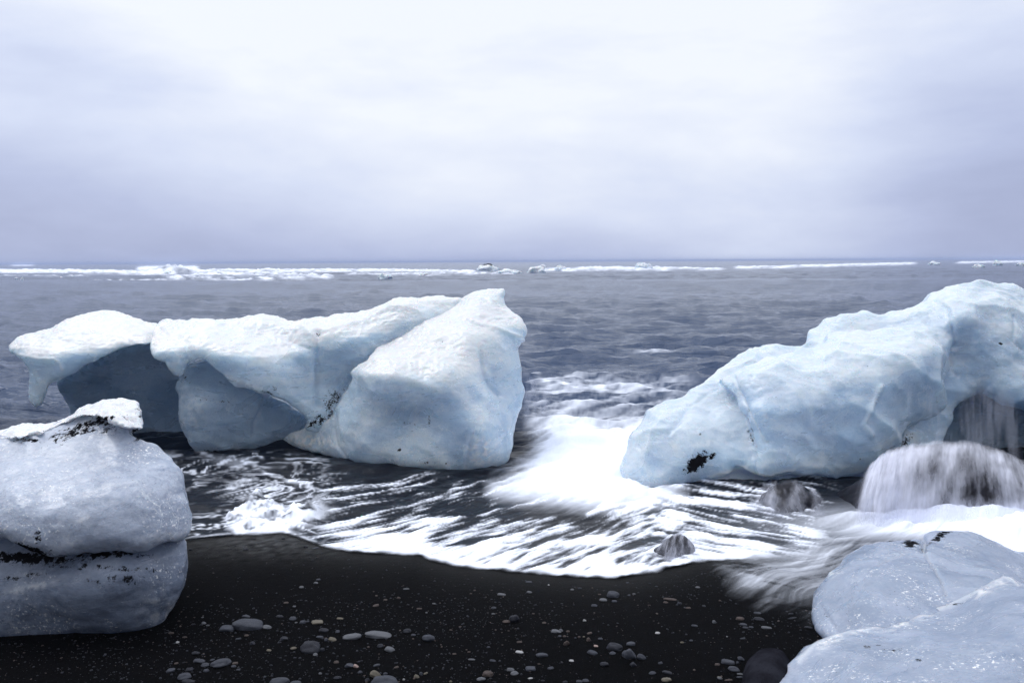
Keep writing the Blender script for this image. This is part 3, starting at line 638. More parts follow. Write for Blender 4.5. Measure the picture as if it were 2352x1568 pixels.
cb = cc(C2, [(760, 715, 6.45), (1000, 480, 6.75), (1400, 290, 7.0), (1600, 160, 7.15), (1850, 105, 7.1), (1880, 240, 7.0), (2010, 410, 6.75), (1990, 500, 6.72), (2010, 800, 6.62), (1960, 1100, 6.45), (1880, 1380, 6.22), (1700, 1440, 6.08), (1450, 1450, 6.02),
             (1080, 1420, 6.12), (700, 1385, 6.28), (210, 1243, 6.85), (450, 1200, 6.68), (640, 1040, 6.5), (620, 1200, 6.42), (700, 880, 6.5), (900, 740, 6.22), (1000, 1000, 6.12), (1200, 1080, 6.20), (1400, 760, 6.12), (1500, 1000, 6.05), (1750, 1150, 6.00), (1600, 1300, 6.0),
             (1700, 620, 6.42), (1600, 480, 6.50), (1300, 560, 6.42), (1850, 700, 6.45), (1800, 420, 6.68), (1700, 280, 6.85), (1000, 620, 6.40)])
ice('ice_block', [lobe(block, cb, 0.07, 24, 1.0, 130, 12)], M_ice, berg, 0.012, lit_top_frost=0.85, amp=(0.006, 0.002), facet=0.036,
    cracks=[(C2([(1700, 560), (1740, 700), (1790, 800), (1860, 880)]), 4, 0.02, 0.15), (C2([(620, 1130), (640, 1250), (720, 1370)]), 3, 0.008, 0.1), (C2([(1630, 1190), (1600, 1330), (1590, 1410)]), 4, 0.012, 0.25), (C2([(1640, 350), (1740, 375), (1830, 415), (1920, 445), (1985, 458)]), 5, -0.022, 0.5), (C2([(745, 725), (900, 735), (1080, 760), (1250, 790), (1400, 850)]), 14, -0.02, 0.35)],
    dents=[C2([(1180, 1080)])[0] + (50, 50, 0.2, 0.05), C2([(1780, 720)])[0] + (22, 60, -0.3, 0.04)],
    frost=[C2([(430, 1215)])[0] + (62, 18, 0.1, 1.1), C2([(1700, 1290)])[0] + (36, 30, 0, 1.0), C2([(1720, 1130)])[0] + (30, 20, 0, 0.35)],
    dirt=[C2([(1308, 1075)])[0] + (3.5, 14, 0.1, 0.62), C2([(1105, 1288)])[0] + (6, 3.0, 0, 0.95), C2([(1420, 495)])[0] + (3, 2, 0, 0.8), C2([(1150, 1100)])[0] + (26, 4, 0.1, 0.36), C2([(1370, 1385)])[0] + (80, 4, 0.02, 0.30)])

# --- right iceberg
cR = [(100, 1140), (150, 1050), (190, 960), (230, 880), (290, 800), (360, 750), (430, 740), (540, 690), (630, 615), (650, 580), (760, 510), (900, 460), (975, 435), (1020, 448), (1060, 456), (1100, 462), (1132, 455), (1143, 362), (1180, 348), (1240, 320), (1300, 310),
      (1400, 305), (1480, 290), (1540, 298), (1600, 270), (1700, 250), (1780, 205), (1830, 160), (1900, 135), (1980, 110), (2060, 88), (2105, 75), (2160, 95), (2220, 120), (2280, 130), (2340, 155), (2420, 210), (2600, 330), (2750, 600), (2700, 900)]
main = C3(cR + [(2500, 860), (2352, 800), (2240, 740), (2130, 690), (2060, 720), (1980, 820), (1940, 950), (1900, 1100), (1700, 1180), (1480, 1200), (1250, 1190), (1130, 1180), (1060, 1170), (940, 1195), (870, 1165), (810, 1145), (760, 1140), (700, 1160), (600, 1195), (450, 1230), (320, 1262), (200, 1252), (140, 1225), (100, 1170)])
c_main = cc(C3, [(110, 1140, 5.75), (290, 800, 6.1), (640, 600, 6.5), (975, 437, 6.75), (1140, 400, 6.7), (1500, 295, 6.75), (1830, 162, 6.75), (2105, 77, 6.75), (2340, 157, 6.7), (2700, 600, 6.6), (200, 1250, 5.60), (400, 1240, 5.58), (600, 1190, 5.62), (860, 1165, 5.55), (1080, 1165, 5.55),
                (450, 900, 5.85), (500, 1080, 5.62), (700, 760, 6.05), (1100, 480, 6.60), (1250, 420, 6.5), (1700, 300, 6.55), (1960, 280, 6.35), (2200, 320, 6.35), (2300, 460, 6.22), (2050, 560, 6.25), (2100, 690, 6.25), (2300, 780, 6.1), (1960, 700, 6.2), (1900, 1100, 6.0), (1300, 800, 6.1)])
frontl = C3([(640, 640), (780, 590), (930, 530), (1100, 490), (1250, 455), (1260, 405), (1330, 378), (1500, 372), (1650, 335), (1780, 328), (1880, 352), (1960, 400), (1990, 440), (1975, 530), (1920, 640), (1900, 760), (1820, 850), (1700, 900), (1640, 980), (1560, 1060), (1480, 1150), (1300, 1200),
             (1130, 1190), (1060, 1172), (940, 1197), (870, 1167), (850, 1100), (840, 1000), (820, 860), (770, 740), (700, 700)])
c_f = cc(C3, [(640, 640, 6.15), (1100, 490, 6.3), (1300, 380, 6.4), (1780, 330, 6.4), (1980, 440, 6.2), (1920, 650, 6.05), (760, 700, 5.92), (950, 650, 5.78), (1300, 600, 5.82), (1650, 480, 5.95), (1850, 480, 5.98), (1100, 900, 5.60), (1400, 880, 5.68), (1500, 760, 5.72), (1650, 700, 5.70), (1480, 960, 5.62), (1750, 850, 5.85), (1000, 1100, 5.50), (1300, 1150, 5.60), (870, 1165, 5.48)])
base = C3([(420, 1160), (600, 1130), (760, 1100), (1000, 1120), (1200, 1150), (1500, 1120), (1700, 1100), (1640, 1200), (1480, 1290), (1340, 1330), (1200, 1320), (900, 1290), (640, 1280), (440, 1280)])
ice_r = ice('iceberg', [lobe(main, c_main, 0.07, 28, 0.9, 130, 14), lobe(frontl, c_f, 0.09, 28, 0.5, 60, 14),
        lobe(base, cc(C3, [(420, 1160, 5.8), (760, 1110, 5.78), (1100, 1150, 5.80), (1600, 1120, 5.9), (640, 1280, 5.62), (1340, 1320, 5.55)]), 0.06, 22, 0.6, 60, 12)], M_ice_r, None, 0.012, lit_top_frost=0.42, amp=(0.008, 0.002), facet=0.075,
    cracks=[(C3([(750, 640), (790, 720), (830, 820), (870, 920), (935, 1005)]), 2.6, 0.014, 0.5), (C3([(820, 830), (835, 950), (845, 1090)]), 2.2, 0.008, 0.2), (C3([(1560, 690), (1500, 800), (1460, 900), (1500, 960)]), 6, -0.025, 0.12), (C3([(1860, 200), (1940, 260), (1960, 380), (1990, 470)]), 3, 0.02, 0.2),
            (C3([(1990, 450), (1960, 600), (1990, 630)]), 3, 0.02, 0.4), (C3([(600, 1192), (700, 1160), (780, 1140), (860, 1160), (940, 1192), (1080, 1150)]), 3, -0.008, 0.75), (C3([(500, 790), (440, 900), (380, 960)]), 5, 0.012, 0.0), (C3([(650, 690), (520, 780)]), 3, 0.01, 0.1), (C3([(2290, 300), (2300, 430), (2352, 480)]), 3, 0.015, 0.3)],
    dirt=[C3([(535, 1112)])[0] + (34, 18, -0.65, 1.0), C3([(620, 1075)])[0] + (12, 9, -0.6, 0.6), C3([(2235, 443)])[0] + (7, 2.5, 0, 0.9), C3([(830, 930)])[0] + (3, 40, 0, 0.40), C3([(555, 955)])[0] + (4, 6, 0.5, 0.6), C3([(1640, 1030)])[0] + (60, 12, -0.8, 0.52), C3([(1483, 575)])[0] + (6, 6, 0, 0.45), C3([(1447, 1093)])[0] + (3, 3, 0, 0.8), C3([(825, 820)])[0] + (4, 8, 0, .5)],
    frost=[C3([(300, 830)])[0] + (30, 50, 0.5, 0.6), C3([(1480, 905)])[0] + (10, 14, 0, 0.7), C3([(150, 1150)])[0] + (40, 40, 0, 0.4)])
tag(ice_r, 'big blue iceberg with a black grit stain near its foot, rising at right', 'iceberg')
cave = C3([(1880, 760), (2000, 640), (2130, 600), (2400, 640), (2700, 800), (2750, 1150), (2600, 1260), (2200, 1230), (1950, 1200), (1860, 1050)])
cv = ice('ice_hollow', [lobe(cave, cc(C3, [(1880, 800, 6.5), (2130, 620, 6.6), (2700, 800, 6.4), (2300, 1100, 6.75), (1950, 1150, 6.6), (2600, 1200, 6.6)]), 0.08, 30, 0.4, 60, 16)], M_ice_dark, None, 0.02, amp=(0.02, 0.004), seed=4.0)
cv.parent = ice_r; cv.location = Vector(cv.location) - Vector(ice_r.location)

# --- left boulder of ice with a grit seam and a crust on top
boul = empty('ice_boulder', (-1.1, 3.4, 0.07), 'grey bubbly ice boulder with white crust and black grit seam, at left edge', 'ice boulder')
upper = C4([(-330, 310), (0, 246), (150, 240), (300, 195), (420, 140), (520, 115), (640, 120), (735, 150), (755, 215), (735, 240), (690, 235), (700, 250), (760, 285), (830, 310), (890, 350), (940, 420), (965, 480), (985, 560), (1010, 620), (1030, 690), (1015, 760), (980, 825), (940, 832), (890, 825), (800, 850), (740, 872), (690, 865), (620, 858),
            (500, 860), (460, 870), (370, 885), (300, 898), (230, 885), (150, 860), (90, 830), (0, 790), (-330, 760)])
ice('upper_block', [lobe(upper, cc(C4, [(-300, 330, 3.55), (0, 260, 3.62), (520, 145, 3.68), (700, 235, 3.62), (960, 480, 3.45), (1020, 690, 3.35), (970, 825, 3.25), (740, 868, 3.12), (300, 890, 3.08), (-300, 760, 3.1), (300, 420, 3.38), (600, 400, 3.40), (500, 620, 3.14), (800, 600, 3.24), (100, 600, 3.12), (800, 780, 3.16), (400, 280, 3.56)]), 0.05, 30, 0.5, 110, 12)],
    M_ice_grey, boul, 0.009, amp=(0.010, 0.005), facet=0.02, dirt=[C4([(430, 205)])[0] + (100, 17, -0.38, 0.62), C4([(560, 200)])[0] + (36, 22, 0.4, 0.50), C4([(280, 290)])[0] + (50, 10, -0.2, 0.4), C4([(150, 278)])[0] + (50, 6, 0, 0.66), C4([(740, 250)])[0] + (22, 16, 0.4, 0.8), C4([(120, 850)])[0] + (70, 12, 0.2, 0.75), C4([(200, 800)])[0] + (14, 20, 0.2, 0.5)],
    frost=[C4([(450, 710)])[0] + (18, 10, 0, 0.5), C4([(160, 390)])[0] + (14, 10, 0, 0.4), C4([(900, 800)])[0] + (60, 12, 0, 0.45)], seed=2.0)
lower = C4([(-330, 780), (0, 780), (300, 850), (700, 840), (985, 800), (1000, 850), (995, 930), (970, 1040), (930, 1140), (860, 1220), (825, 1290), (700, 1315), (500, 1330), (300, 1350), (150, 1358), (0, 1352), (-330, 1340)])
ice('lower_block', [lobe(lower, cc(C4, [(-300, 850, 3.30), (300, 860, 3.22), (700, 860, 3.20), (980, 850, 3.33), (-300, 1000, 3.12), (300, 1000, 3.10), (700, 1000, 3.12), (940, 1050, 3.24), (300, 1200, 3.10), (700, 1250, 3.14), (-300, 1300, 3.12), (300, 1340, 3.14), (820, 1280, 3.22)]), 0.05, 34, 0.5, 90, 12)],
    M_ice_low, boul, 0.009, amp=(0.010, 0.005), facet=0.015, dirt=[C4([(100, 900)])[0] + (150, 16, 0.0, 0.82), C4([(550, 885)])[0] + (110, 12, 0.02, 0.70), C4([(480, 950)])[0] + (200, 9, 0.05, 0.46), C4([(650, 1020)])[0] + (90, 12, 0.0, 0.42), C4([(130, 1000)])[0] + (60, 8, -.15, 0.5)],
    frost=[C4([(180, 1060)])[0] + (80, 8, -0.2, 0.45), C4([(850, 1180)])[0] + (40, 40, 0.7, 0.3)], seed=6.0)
crust = C4([(-330, 300), (0, 232), (60, 205), (140, 190), (250, 192), (330, 165), (400, 130), (440, 95), (520, 78), (640, 68), (730, 82), (750, 120), (765, 170), (768, 215), (740, 225), (680, 212), (600, 188), (560, 165), (500, 150), (430, 150), (340, 190), (230, 240), (120, 262), (0, 276), (-330, 340)])
ice('snow_crust', [lobe(crust, cc(C4, [(-300, 320, 3.60), (0, 270, 3.58), (250, 230, 3.60), (430, 150, 3.62), (600, 185, 3.56), (760, 210, 3.60), (0, 235, 3.8), (250, 194, 3.82), (440, 97, 3.9), (640, 70, 3.95), (730, 84, 3.80), (600, 120, 3.62), (640, 150, 3.56), (100, 230, 3.66)]), 0.03, 14, 0.4, 40, 8)],
    M_ice_crust, boul, 0.008, amp=(0.014, 0.016), dirt=[C4([(740, 140)])[0] + (14, 24, 0, 0.52), C4([(680, 160)])[0] + (36, 8, 0.2, 0.42), C4([(230, 245)])[0] + (60, 5, -0.3, 0.5), C4([(500, 158)])[0] + (60, 5, 0.1, 0.6)], lit_top_frost=0.6, smooth_it=2, seed=8.0)

# --- two smooth chunks in the near right corner
dch = C5([(638, 1000), (660, 900), (720, 820), (800, 720), (900, 620), (1000, 545), (1100, 508), (1200, 497), (1330, 495), (1440, 490), (1480, 500), (1500, 450), (1540, 430), (1620, 425), (1750, 410), (1850, 425), (1950, 465), (2050, 500), (2130, 545), (2200, 570), (2260, 572), (2450, 600), (2700, 900), (2500, 1400),
          (1800, 1480), (1200, 1420), (860, 1320), (760, 1245), (700, 1190), (650, 1090)])
o = ice('ice_chunk', [lobe(dch, cc(C5, [(638, 1000, 3.30), (720, 820, 3.5), (1000, 545, 3.8), (1330, 495, 3.9), (1480, 500, 3.82), (1620, 425, 3.92), (1850, 425, 3.95), (2200, 570, 3.85), (2600, 900, 3.6), (760, 1240, 2.98), (1200, 1400, 2.75), (1000, 900, 3.16), (1400, 600, 3.60), (1400, 900, 3.12), (1600, 700, 3.42), (1700, 620, 3.60), (1700, 900, 3.15), (2000, 800, 3.25), (1250, 580, 3.66), (2000, 620, 3.65), (1650, 800, 3.30)]), 0.06, 30, 0.5, 110, 12)],
    M_ice_front, None, 0.010, amp=(0.008, 0.003), facet=0.01, cracks=[(C5([(1500, 540), (1530, 620), (1590, 710), (1640, 820), (1670, 900)]), 2.5, 0.012, 0.2), (C5([(1500, 500), (1490, 560)]), 6, 0.03, 0.2), (C5([(720, 970), (790, 1080), (860, 1190)]), 2.5, 0.008, 0.0), (C5([(1120, 680), (1220, 630), (1380, 580)]), 3, 0.006, 0.1)],
    dirt=[C5([(1410, 525)])[0] + (24, 9, 0.1, 0.80), C5([(1620, 465)])[0] + (22, 10, -0.5, 0.85), C5([(1540, 530)])[0] + (14, 5, -0.8, 0.6), C5([(1250, 497)])[0] + (26, 2.5, 0, 0.62), C5([(1700, 430)])[0] + (22, 3, -0.1, 0.6), C5([(760, 1050)])[0] + (26, 2.5, 1.0, 0.5)],
    frost=[C5([(820, 720)])[0] + (9, 16, 0.7, 0.9), C5([(1800, 420)])[0] + (18, 3, 0.1, 0.9)], seed=11.0)
tag(o, 'smooth lilac ice chunk with two black grit patches on top, beside the streaming wash', 'ice chunk')
ech = C5([(250, 1640), (385, 1500), (485, 1410), (575, 1350), (690, 1270), (800, 1225), (950, 1170), (1200, 1115), (1350, 1080), (1500, 1040), (1700, 975), (1850, 890), (1950, 840), (2030, 790), (2100, 770), (2160, 775), (2205, 805), (2230, 830), (2300, 830), (2600, 850), (2900, 1700), (2500, 2300), (900, 2300), (250, 1900)])
o = ice('ice_chunk', [lobe(ech, cc(C5, [(400, 1500, 2.60), (690, 1270, 2.78), (1200, 1115, 2.95), (1700, 975, 3.05), (2100, 770, 3.12), (2600, 850, 3.05), (300, 1900, 2.35), (1000, 1400, 2.55), (1500, 1300, 2.58), (2000, 1100, 2.68), (2300, 1000, 2.72), (1500, 1600, 2.3), (2300, 1600, 2.25), (1500, 2200, 2.0), (700, 1600, 2.45)]), 0.05, 26, 0.4, 90, 14)],
    M_ice_front, None, 0.009, amp=(0.008, 0.003), facet=0.015, cracks=[(C5([(2100, 778), (2160, 786), (2215, 836)]), 3, -0.006, 0.6), (C5([(560, 1390), (700, 1284), (820, 1236), (960, 1186), (1200, 1130), (1360, 1096), (1510, 1052), (1700, 988), (1860, 902), (2000, 826), (2090, 790)]), 5, -0.004, 0.42)],
    dirt=[C5([(1060, 1290)])[0] + (13, 4, 0.1, 0.64), C5([(1700, 985)])[0] + (32, 3, -0.2, 0.5), C5([(1460, 1365)])[0] + (10, 4, -0.3, 0.5), C5([(1250, 1300)])[0] + (70, 10, 0.1, 0.26)],
    frost=[C5([(1320, 1130)])[0] + (34, 8, -0.25, 0.95), C5([(1020, 1180)])[0] + (26, 6, -0.25, 1.0), C5([(840, 1240)])[0] + (22, 7, -0.3, 0.9), C5([(740, 1290)])[0] + (16, 9, -0.6, 0.8), C5([(1500, 1070)])[0] + (30, 7, -0.25, 0.7), C5([(1960, 880)])[0] + (34, 9, -0.4, 0.85), C5([(2080, 810)])[0] + (30, 9, -0.1, 0.7), C5([(2220, 820)])[0] + (7, 6, 0, .7)], seed=13.0)
tag(o, 'large smooth lilac ice chunk with a white frosted ridge, filling the lower right corner', 'ice chunk')

# ---------------------------------------------------------------- rocks under streaming water, and their veils
def rock(name, outline, ctrl, label, mat=M_basalt, **kw):
    a = dict(rnd=0.08, w=60, thick=0.5, wb=90, step=10); a.update(kw)
    o = ice(name, [lobe(outline, ctrl, **a)], mat, None, 0.012, amp=(0.012, 0.004))
    return tag(o, label, 'rock')
rock('rock', [(1880, 1160), (1930, 1130), (1985, 1098), (2010, 1062), (2050, 1035), (2120, 1020), (2200, 1016), (2270, 1022), (2330, 1048), (2400, 1090), (2450, 1180), (2400, 1240), (2100, 1240), (1960, 1220), (1890, 1200)],
     [(1880, 1170, 5.3), (1990, 1095, 5.25), (2200, 1018, 5.35), (2400, 1090, 5.2), (2150, 1100, 4.98), (1960, 1210, 4.85), (2150, 1230, 4.75), (2400, 1230, 4.75)], 'wet black rock dome under a curtain of falling water, below the right iceberg')
rock('rock', [(1480, 1272), (1500, 1258), (1515, 1252), (1530, 1236), (1545, 1226), (1560, 1222), (1575, 1228), (1590, 1245), (1600, 1268), (1606, 1292), (1560, 1296), (1500, 1288)],
     [(1480, 1275, 4.22), (1560, 1224, 4.25), (1605, 1285, 4.15), (1550, 1262, 4.12), (1540, 1292, 4.08)], 'small wet rock hump rinsed by the backwash near the edge of the sand', rnd=0.04, w=26, thick=0.15, wb=30, step=6)
rock('rock', [(1730, 1180), (1745, 1140), (1775, 1112), (1810, 1105), (1850, 1118), (1885, 1140), (1900, 1175), (1900, 1215), (1820, 1222), (1750, 1205)],
     [(1735, 1180, 5.1), (1810, 1108, 5.15), (1895, 1180, 5.1), (1820, 1160, 4.95), (1820, 1215, 4.85)], 'low dark rock in the surge between the right iceberg and the falling water', rnd=0.05, w=30, thick=0.25, wb=40, step=8)

def veil(name, top, bot, ytop, ybot, bulge, dens_f, nu=220, nv=90, label=None, curve=0.5):
    # a sheet of water from an upper to a lower edge, bowed outwards
    u = np.linspace(0, 1, nu); v = np.linspace(0, 1, nv); U_, V_ = np.meshgrid(u, v)
    T = np.asarray(top, float); B = np.asarray(bot, float)
    it = np.linspace(0, 1, len(T)); ib = np.linspace(0, 1, len(B))
    tx, ty = np.interp(U_, it, T[:, 0]), np.interp(U_, it, T[:, 1]); bx, by = np.interp(U_, ib, B[:, 0]), np.interp(U_, ib, B[:, 1])
    s = V_ ** (1 + curve * 0.6); q = V_ ** (1 - curve * 0.35)
    pxx = tx + (bx - tx) * q; pyy = ty + (by - ty) * s
    yy = ytop + (ybot - ytop) * V_ - bulge * np.sin(np.pi * V_ ** 0.7) + 0.02 * fbm(U_ * 9, V_ * 2, 5.0, 3)
    pyy = pyy + 9 * fbm(U_ * 14, V_ * 1.5, len(top) + 2.2, 4, 0.6) * (1 - V_) + 14 * fbm(U_ * 10, V_, 6.6, 4, 0.6) * V_
    P = at_y(pxx, pyy, yy)
    o = mesh_np(name, P.reshape(-1, 3), grid_faces(nv, nu), M_veil)
    attr(o, 'veil', np.clip(dens_f(U_, V_, pxx, pyy), 0, 1)); tag(o, label, None, None, 'structure'); return o
def st(U_, V_, seed, k=28, kv=1.2): return fbm(U_ * k, V_ * kv, seed, 5, 0.62)
edge = lambda U_, a=0.05: sst(0, a, U_) * sst(1, 1 - a, U_)
def d_big(U_, V_, x, y):
    body = 0.70 + 0.75 * st(U_, V_, 3.0, 15, 1.8) + 0.25 * st(U_, V_, 9.0, 50, 2.4) + 0.35 * fbm(U_ * 5, V_ * 4, 2.0, 3)
    hollow = np.exp(-((x - 2235) / 95) ** 2 - ((y - 1115) / 62) ** 2) * 0.62 + np.exp(-((x - 2110) / 40) ** 2 - ((y - 1100) / 50) ** 2) * 0.2
    return (body - hollow + 0.5 * sst(0.80, 1.0, V_) + 0.15 * sst(0.14, 0.0, V_)) * edge(U_, 0.05) * sst(0.0, 0.16, V_ + 0.06 * st(U_, V_, 1.0, 18, 0.1)) * sst(1.0, 0.72, V_ + 0.25 * st(U_, V_, 2.0, 12, 0.6))
veil('falling_water', [(2000, 1062), (2040, 1030), (2100, 1014), (2170, 1008), (2240, 1012), (2300, 1030), (2352, 1060), (2420, 1110)], [(1955, 1215), (2010, 1225), (2100, 1222), (2200, 1218), (2300, 1218), (2400, 1225), (2480, 1240)], 5.25, 4.62, 0.16, d_big, 320, 120, 'silky curtain of white water pouring over the dark rock')
veil('falling_water', [(1975, 1100), (2000, 1064), (2040, 1036), (2100, 1022), (2150, 1018)], [(1945, 1216), (1985, 1222), (2050, 1226), (2120, 1224), (2200, 1222)], 5.18, 4.66, 0.10,
     lambda U_, V_, x, y: (0.35 + 0.8 * st(U_, V_, 13.0, 18, 1.0)) * edge(U_, 0.45) * sst(0, 0.1, V_) * sst(1.0, 0.9, V_), 160, 80, 'thin outer curtain of white water on the left flank of the dark rock')
veil('falling_water', [(2060, 880), (2120, 870), (2180, 860), (2240, 860), (2300, 870), (2352, 900)], [(2070, 1030), (2130, 1020), (2190, 1016), (2240, 1018), (2300, 1036), (2352, 1064)], 5.35, 5.28, 0.02,
     lambda U_, V_, x, y: np.clip(0.07 + st(U_, V_, 23.0, 8, 0.8) * 0.6 + 0.25 * st(U_, V_, 25.0, 30, 0.9), 0, 0.22) * edge(U_, 0.1) * sst(0, 0.5, V_), 200, 60, 'fine threads of water dripping from the overhanging ice')
veil('falling_water', [(1526, 1240), (1540, 1229), (1556, 1222), (1570, 1222), (1588, 1238)], [(1470, 1292), (1510, 1296), (1545, 1298), (1590, 1298), (1622, 1290)], 4.2, 4.03, 0.02,
     lambda U_, V_, x, y: (0.22 + 1.0 * st(U_, V_ + 0.1 * np.sin(9 * U_), 33.0, 6, 1.2) + 0.35 * sst(0.25, 0, V_) + 0.2 * sst(0.6, 1, U_)) * edge(U_, 0.10) * sst(0, 0.08, V_) * sst(1.0, 0.85, V_), 120, 50, 'streaks of white water sliding off the small rock hump')
veil('falling_water', [(1738, 1128), (1775, 1104), (1808, 1096), (1850, 1106), (1895, 1140)], [(1660, 1168), (1740, 1196), (1810, 1206), (1870, 1206), (1925, 1200)], 5.1, 4.80, 0.05,
     lambda U_, V_, x, y: (0.26 + 1.0 * st(U_, V_ + 0.12 * np.sin(7 * U_), 43.0, 5, 1.6)) * edge(U_, 0.22) * sst(0, 0.25, V_) * sst(1.0, 0.7, V_) * 0.85, 140, 60, 'soft spray of white water over the low dark rock')
veil('falling_water', [(1205, 868), (1216, 864), (1228, 866), (1244, 874), (1270, 884)], [(1196, 1000), (1214, 1010), (1232, 1000), (1250, 985), (1275, 960)], 6.75, 6.45, 0.06,
     lambda U_, V_, x, y: (0.14 + 0.7 * st(U_, V_ + 0.3 * U_, 53.0, 4, 1.6)) * edge(U_, 0.3) * sst(0, 0.12, V_) * sst(1.0, 0.6, V_), 90, 60, 'thin sheet of water splashing off the side of the long iceberg')

# ---------------------------------------------------------------- floes in the surf
def floe(px, py, w, h, label, mat, flat=0.0, seed=0, dark=False):
    hor = 606 - 13 * px / 2352; d = CAMH * F / max(py + h * 0.5 - hor, 4.0)
    c = at_y(np.array(px), np.array(py + h * 0.5), np.array(d)); sc = d / F
    bm = bmesh.new(); bmesh.ops.create_icosphere(bm, subdivisions=4, radius=1.0)
    me = bpy.data.meshes.new('ice_floe')
    co = np.array([v.co[:] for v in bm.verts])
    n = fbm(co[:, 0] * 1.3, co[:, 1] * 1.3, co[:, 2] * 1.3 + seed * 3.1, 4, 0.55)
    co = co * (1 + 0.75 * n)[:, None]
    co[:, 2] = np.where(co[:, 2] > 0, np.abs(co[:, 2]) ** (1.0 if not flat else 0.7), co[:, 2] * 0.4)
    co = co / np.array([np.abs(co[:, 0]).max(), np.abs(co[:, 1]).max(), co[:, 2].max()]) * np.array([w / 2 * sc, w / 2.6 * sc, h * sc])
    for v, q in zip(bm.verts, co): v.co = q
    bm.to_mesh(me); bm.free(); me.polygons.foreach_set('use_smooth', np.ones(len(me.polygons), bool)); me.materials.append(mat)
    o = bpy.data.objects.new('ice_floe', me); COL.objects.link(o); o.location = (c[0], c[1], 0.0)
    attr(o, 'frost', np.clip(sst(-0.2, 0.8, co[:, 2] / (h * sc)), 0, 1) * 0.8)
    attr(o, 'dirt', (co[:, 2] > 0.78 * h * sc) * 0.8 if dark else np.zeros(len(co)))
    return tag(o, label, 'ice floe', 'small ice floes drifting in the distant surf')
for i, f in enumerate([
    (81, 620, 16, 8, 'small grey blue ice floe in the white surf line at far left', M_ice_dark), (51, 640, 9, 10, 'tiny pointed white ice floe in front of the surf at far left', M_ice),
    (141, 636, 9, 4, 'tiny pale ice floe, left of a close pair before the left surf', M_ice), (166, 634, 11, 4, 'tiny pale ice floe, right of a close pair before the left surf', M_ice),
    (37, 638, 7, 4, 'tiny pale ice floe just left of the pointed floe', M_ice), (388, 625, 22, 9, 'rounded pale ice floe in the foam under the tallest breaker', M_ice_r),
    (886, 633, 38, 12, 'flat topped ice floe before the surf, above the slab of the long iceberg', M_ice_r), (975, 630, 36, 9, 'low wide ice floe right of the flat topped one', M_ice),
    (925, 628, 14, 8, 'small upright ice floe between two wider floes', M_ice_r), (1120, 614, 54, 20, 'large ice floe with a dark cap, above the peak of the long iceberg', M_ice_r),
    (1170, 622, 66, 12, 'long low white floe touching the dark capped floe', M_ice), (1232, 618, 52, 17, 'blue ice floe with a white knob of ice behind it', M_ice_r),
    (1246, 612, 18, 12, 'small white knob of ice standing behind the blue floe', M_ice), (1287, 615, 30, 14, 'rounded ice floe at the left end of the central surf line', M_ice_r),
    (1478, 610, 42, 15, 'blue dome shaped ice floe in the middle of the surf line', M_ice_r), (2146, 603, 30, 9, 'faint hazy ice floe beyond the peak of the right iceberg', M_ice_r),
    (2248, 610, 30, 10, 'pale flat ice floe, leftmost of three at far right', M_ice), (2291, 603, 26, 12, 'hazy square ice floe, middle of three at far right', M_ice_r), (2344, 606, 24, 8, 'pale ice floe, rightmost of three at far right', M_ice)]):
    floe(f[0], f[1], f[2], f[3], f[4], f[5], seed=i, dark=(i == 9))

# ---------------------------------------------------------------- pebbles
C6 = lambda x, y: (344.5 + .29296 * x, 1205.9 + .29296 * y)
C7 = lambda x, y: (976.2 + .29296 * x, 1205.9 + .29296 * y)
C8 = lambda x, y: (1493 + .19446 * x, 1263.3 + .19446 * y)
PROT = {}
def proto(kind, seed):
    key = (kind, seed % 5)
    if key in PROT: return PROT[key]
    bm = bmesh.new(); bmesh.ops.create_icosphere(bm, subdivisions=4, radius=1.0)
    co = np.array([v.co[:] for v in bm.verts])
    pw = {'round': 1.0, 'long': 0.8, 'wedge': 0.9}[kind]
    co = np.sign(co) * np.abs(co) ** pw
    n = fbm(co[:, 0] * 0.8, co[:, 1] * 0.8, co[:, 2] * 0.8 + 5.3 * seed, 3, 0.4)
    co = co * (1 + (0.55 if kind != 'long' else 0.3) * n)[:, None]
    if kind == 'wedge': co[:, 2] = np.minimum(co[:, 2], 0.75 - 0.7 * co[:, 0]); co[:, 1] *= 0.9
    co /= np.abs(co).max(0)
    for v, q in zip(bm.verts, co): v.co = q
    me = bpy.data.meshes.new('pebble'); bm.to_mesh(me); bm.free()
    me.polygons.foreach_set('use_smooth', np.ones(len(me.polygons), bool)); PROT[key] = me
    return me
def pebble(p, w, h, mat, label=None, kind='round', rot=0.0, i=0, name='pebble', group=None):
    g = ground(np.array(p[0]), np.array(p[1] + h * 0.40)); d = g[1]; sc = math.hypot(d, CAMH) / F
    me = proto(kind, i).copy(); me.materials.append(PM[mat] if isinstance(mat, str) else mat)
    o = bpy.data.objects.new(name, me); COL.objects.link(o)
    rx = w / 2 * sc; sE_ = CAMH / math.hypot(d, CAMH); ry = min(rx * random.uniform(0.7, 0.95), 0.40 * h * sc / sE_)
    rz = h * sc * 0.48
    o.scale = (rx, ry, rz); o.rotation_euler = (random.uniform(-.08, .08), rot, random.uniform(-0.35, 0.35))
    o.location = (g[0], g[1] + ry * 0.5, g[2] + rz * 0.25)
    NP_.append([o, p, w, mat, kind, label]); return tag(o, label or 'x', 'pebble', group or 'tiny pebbles strewn over the black sand')
big = 'larger stones on the black sand'
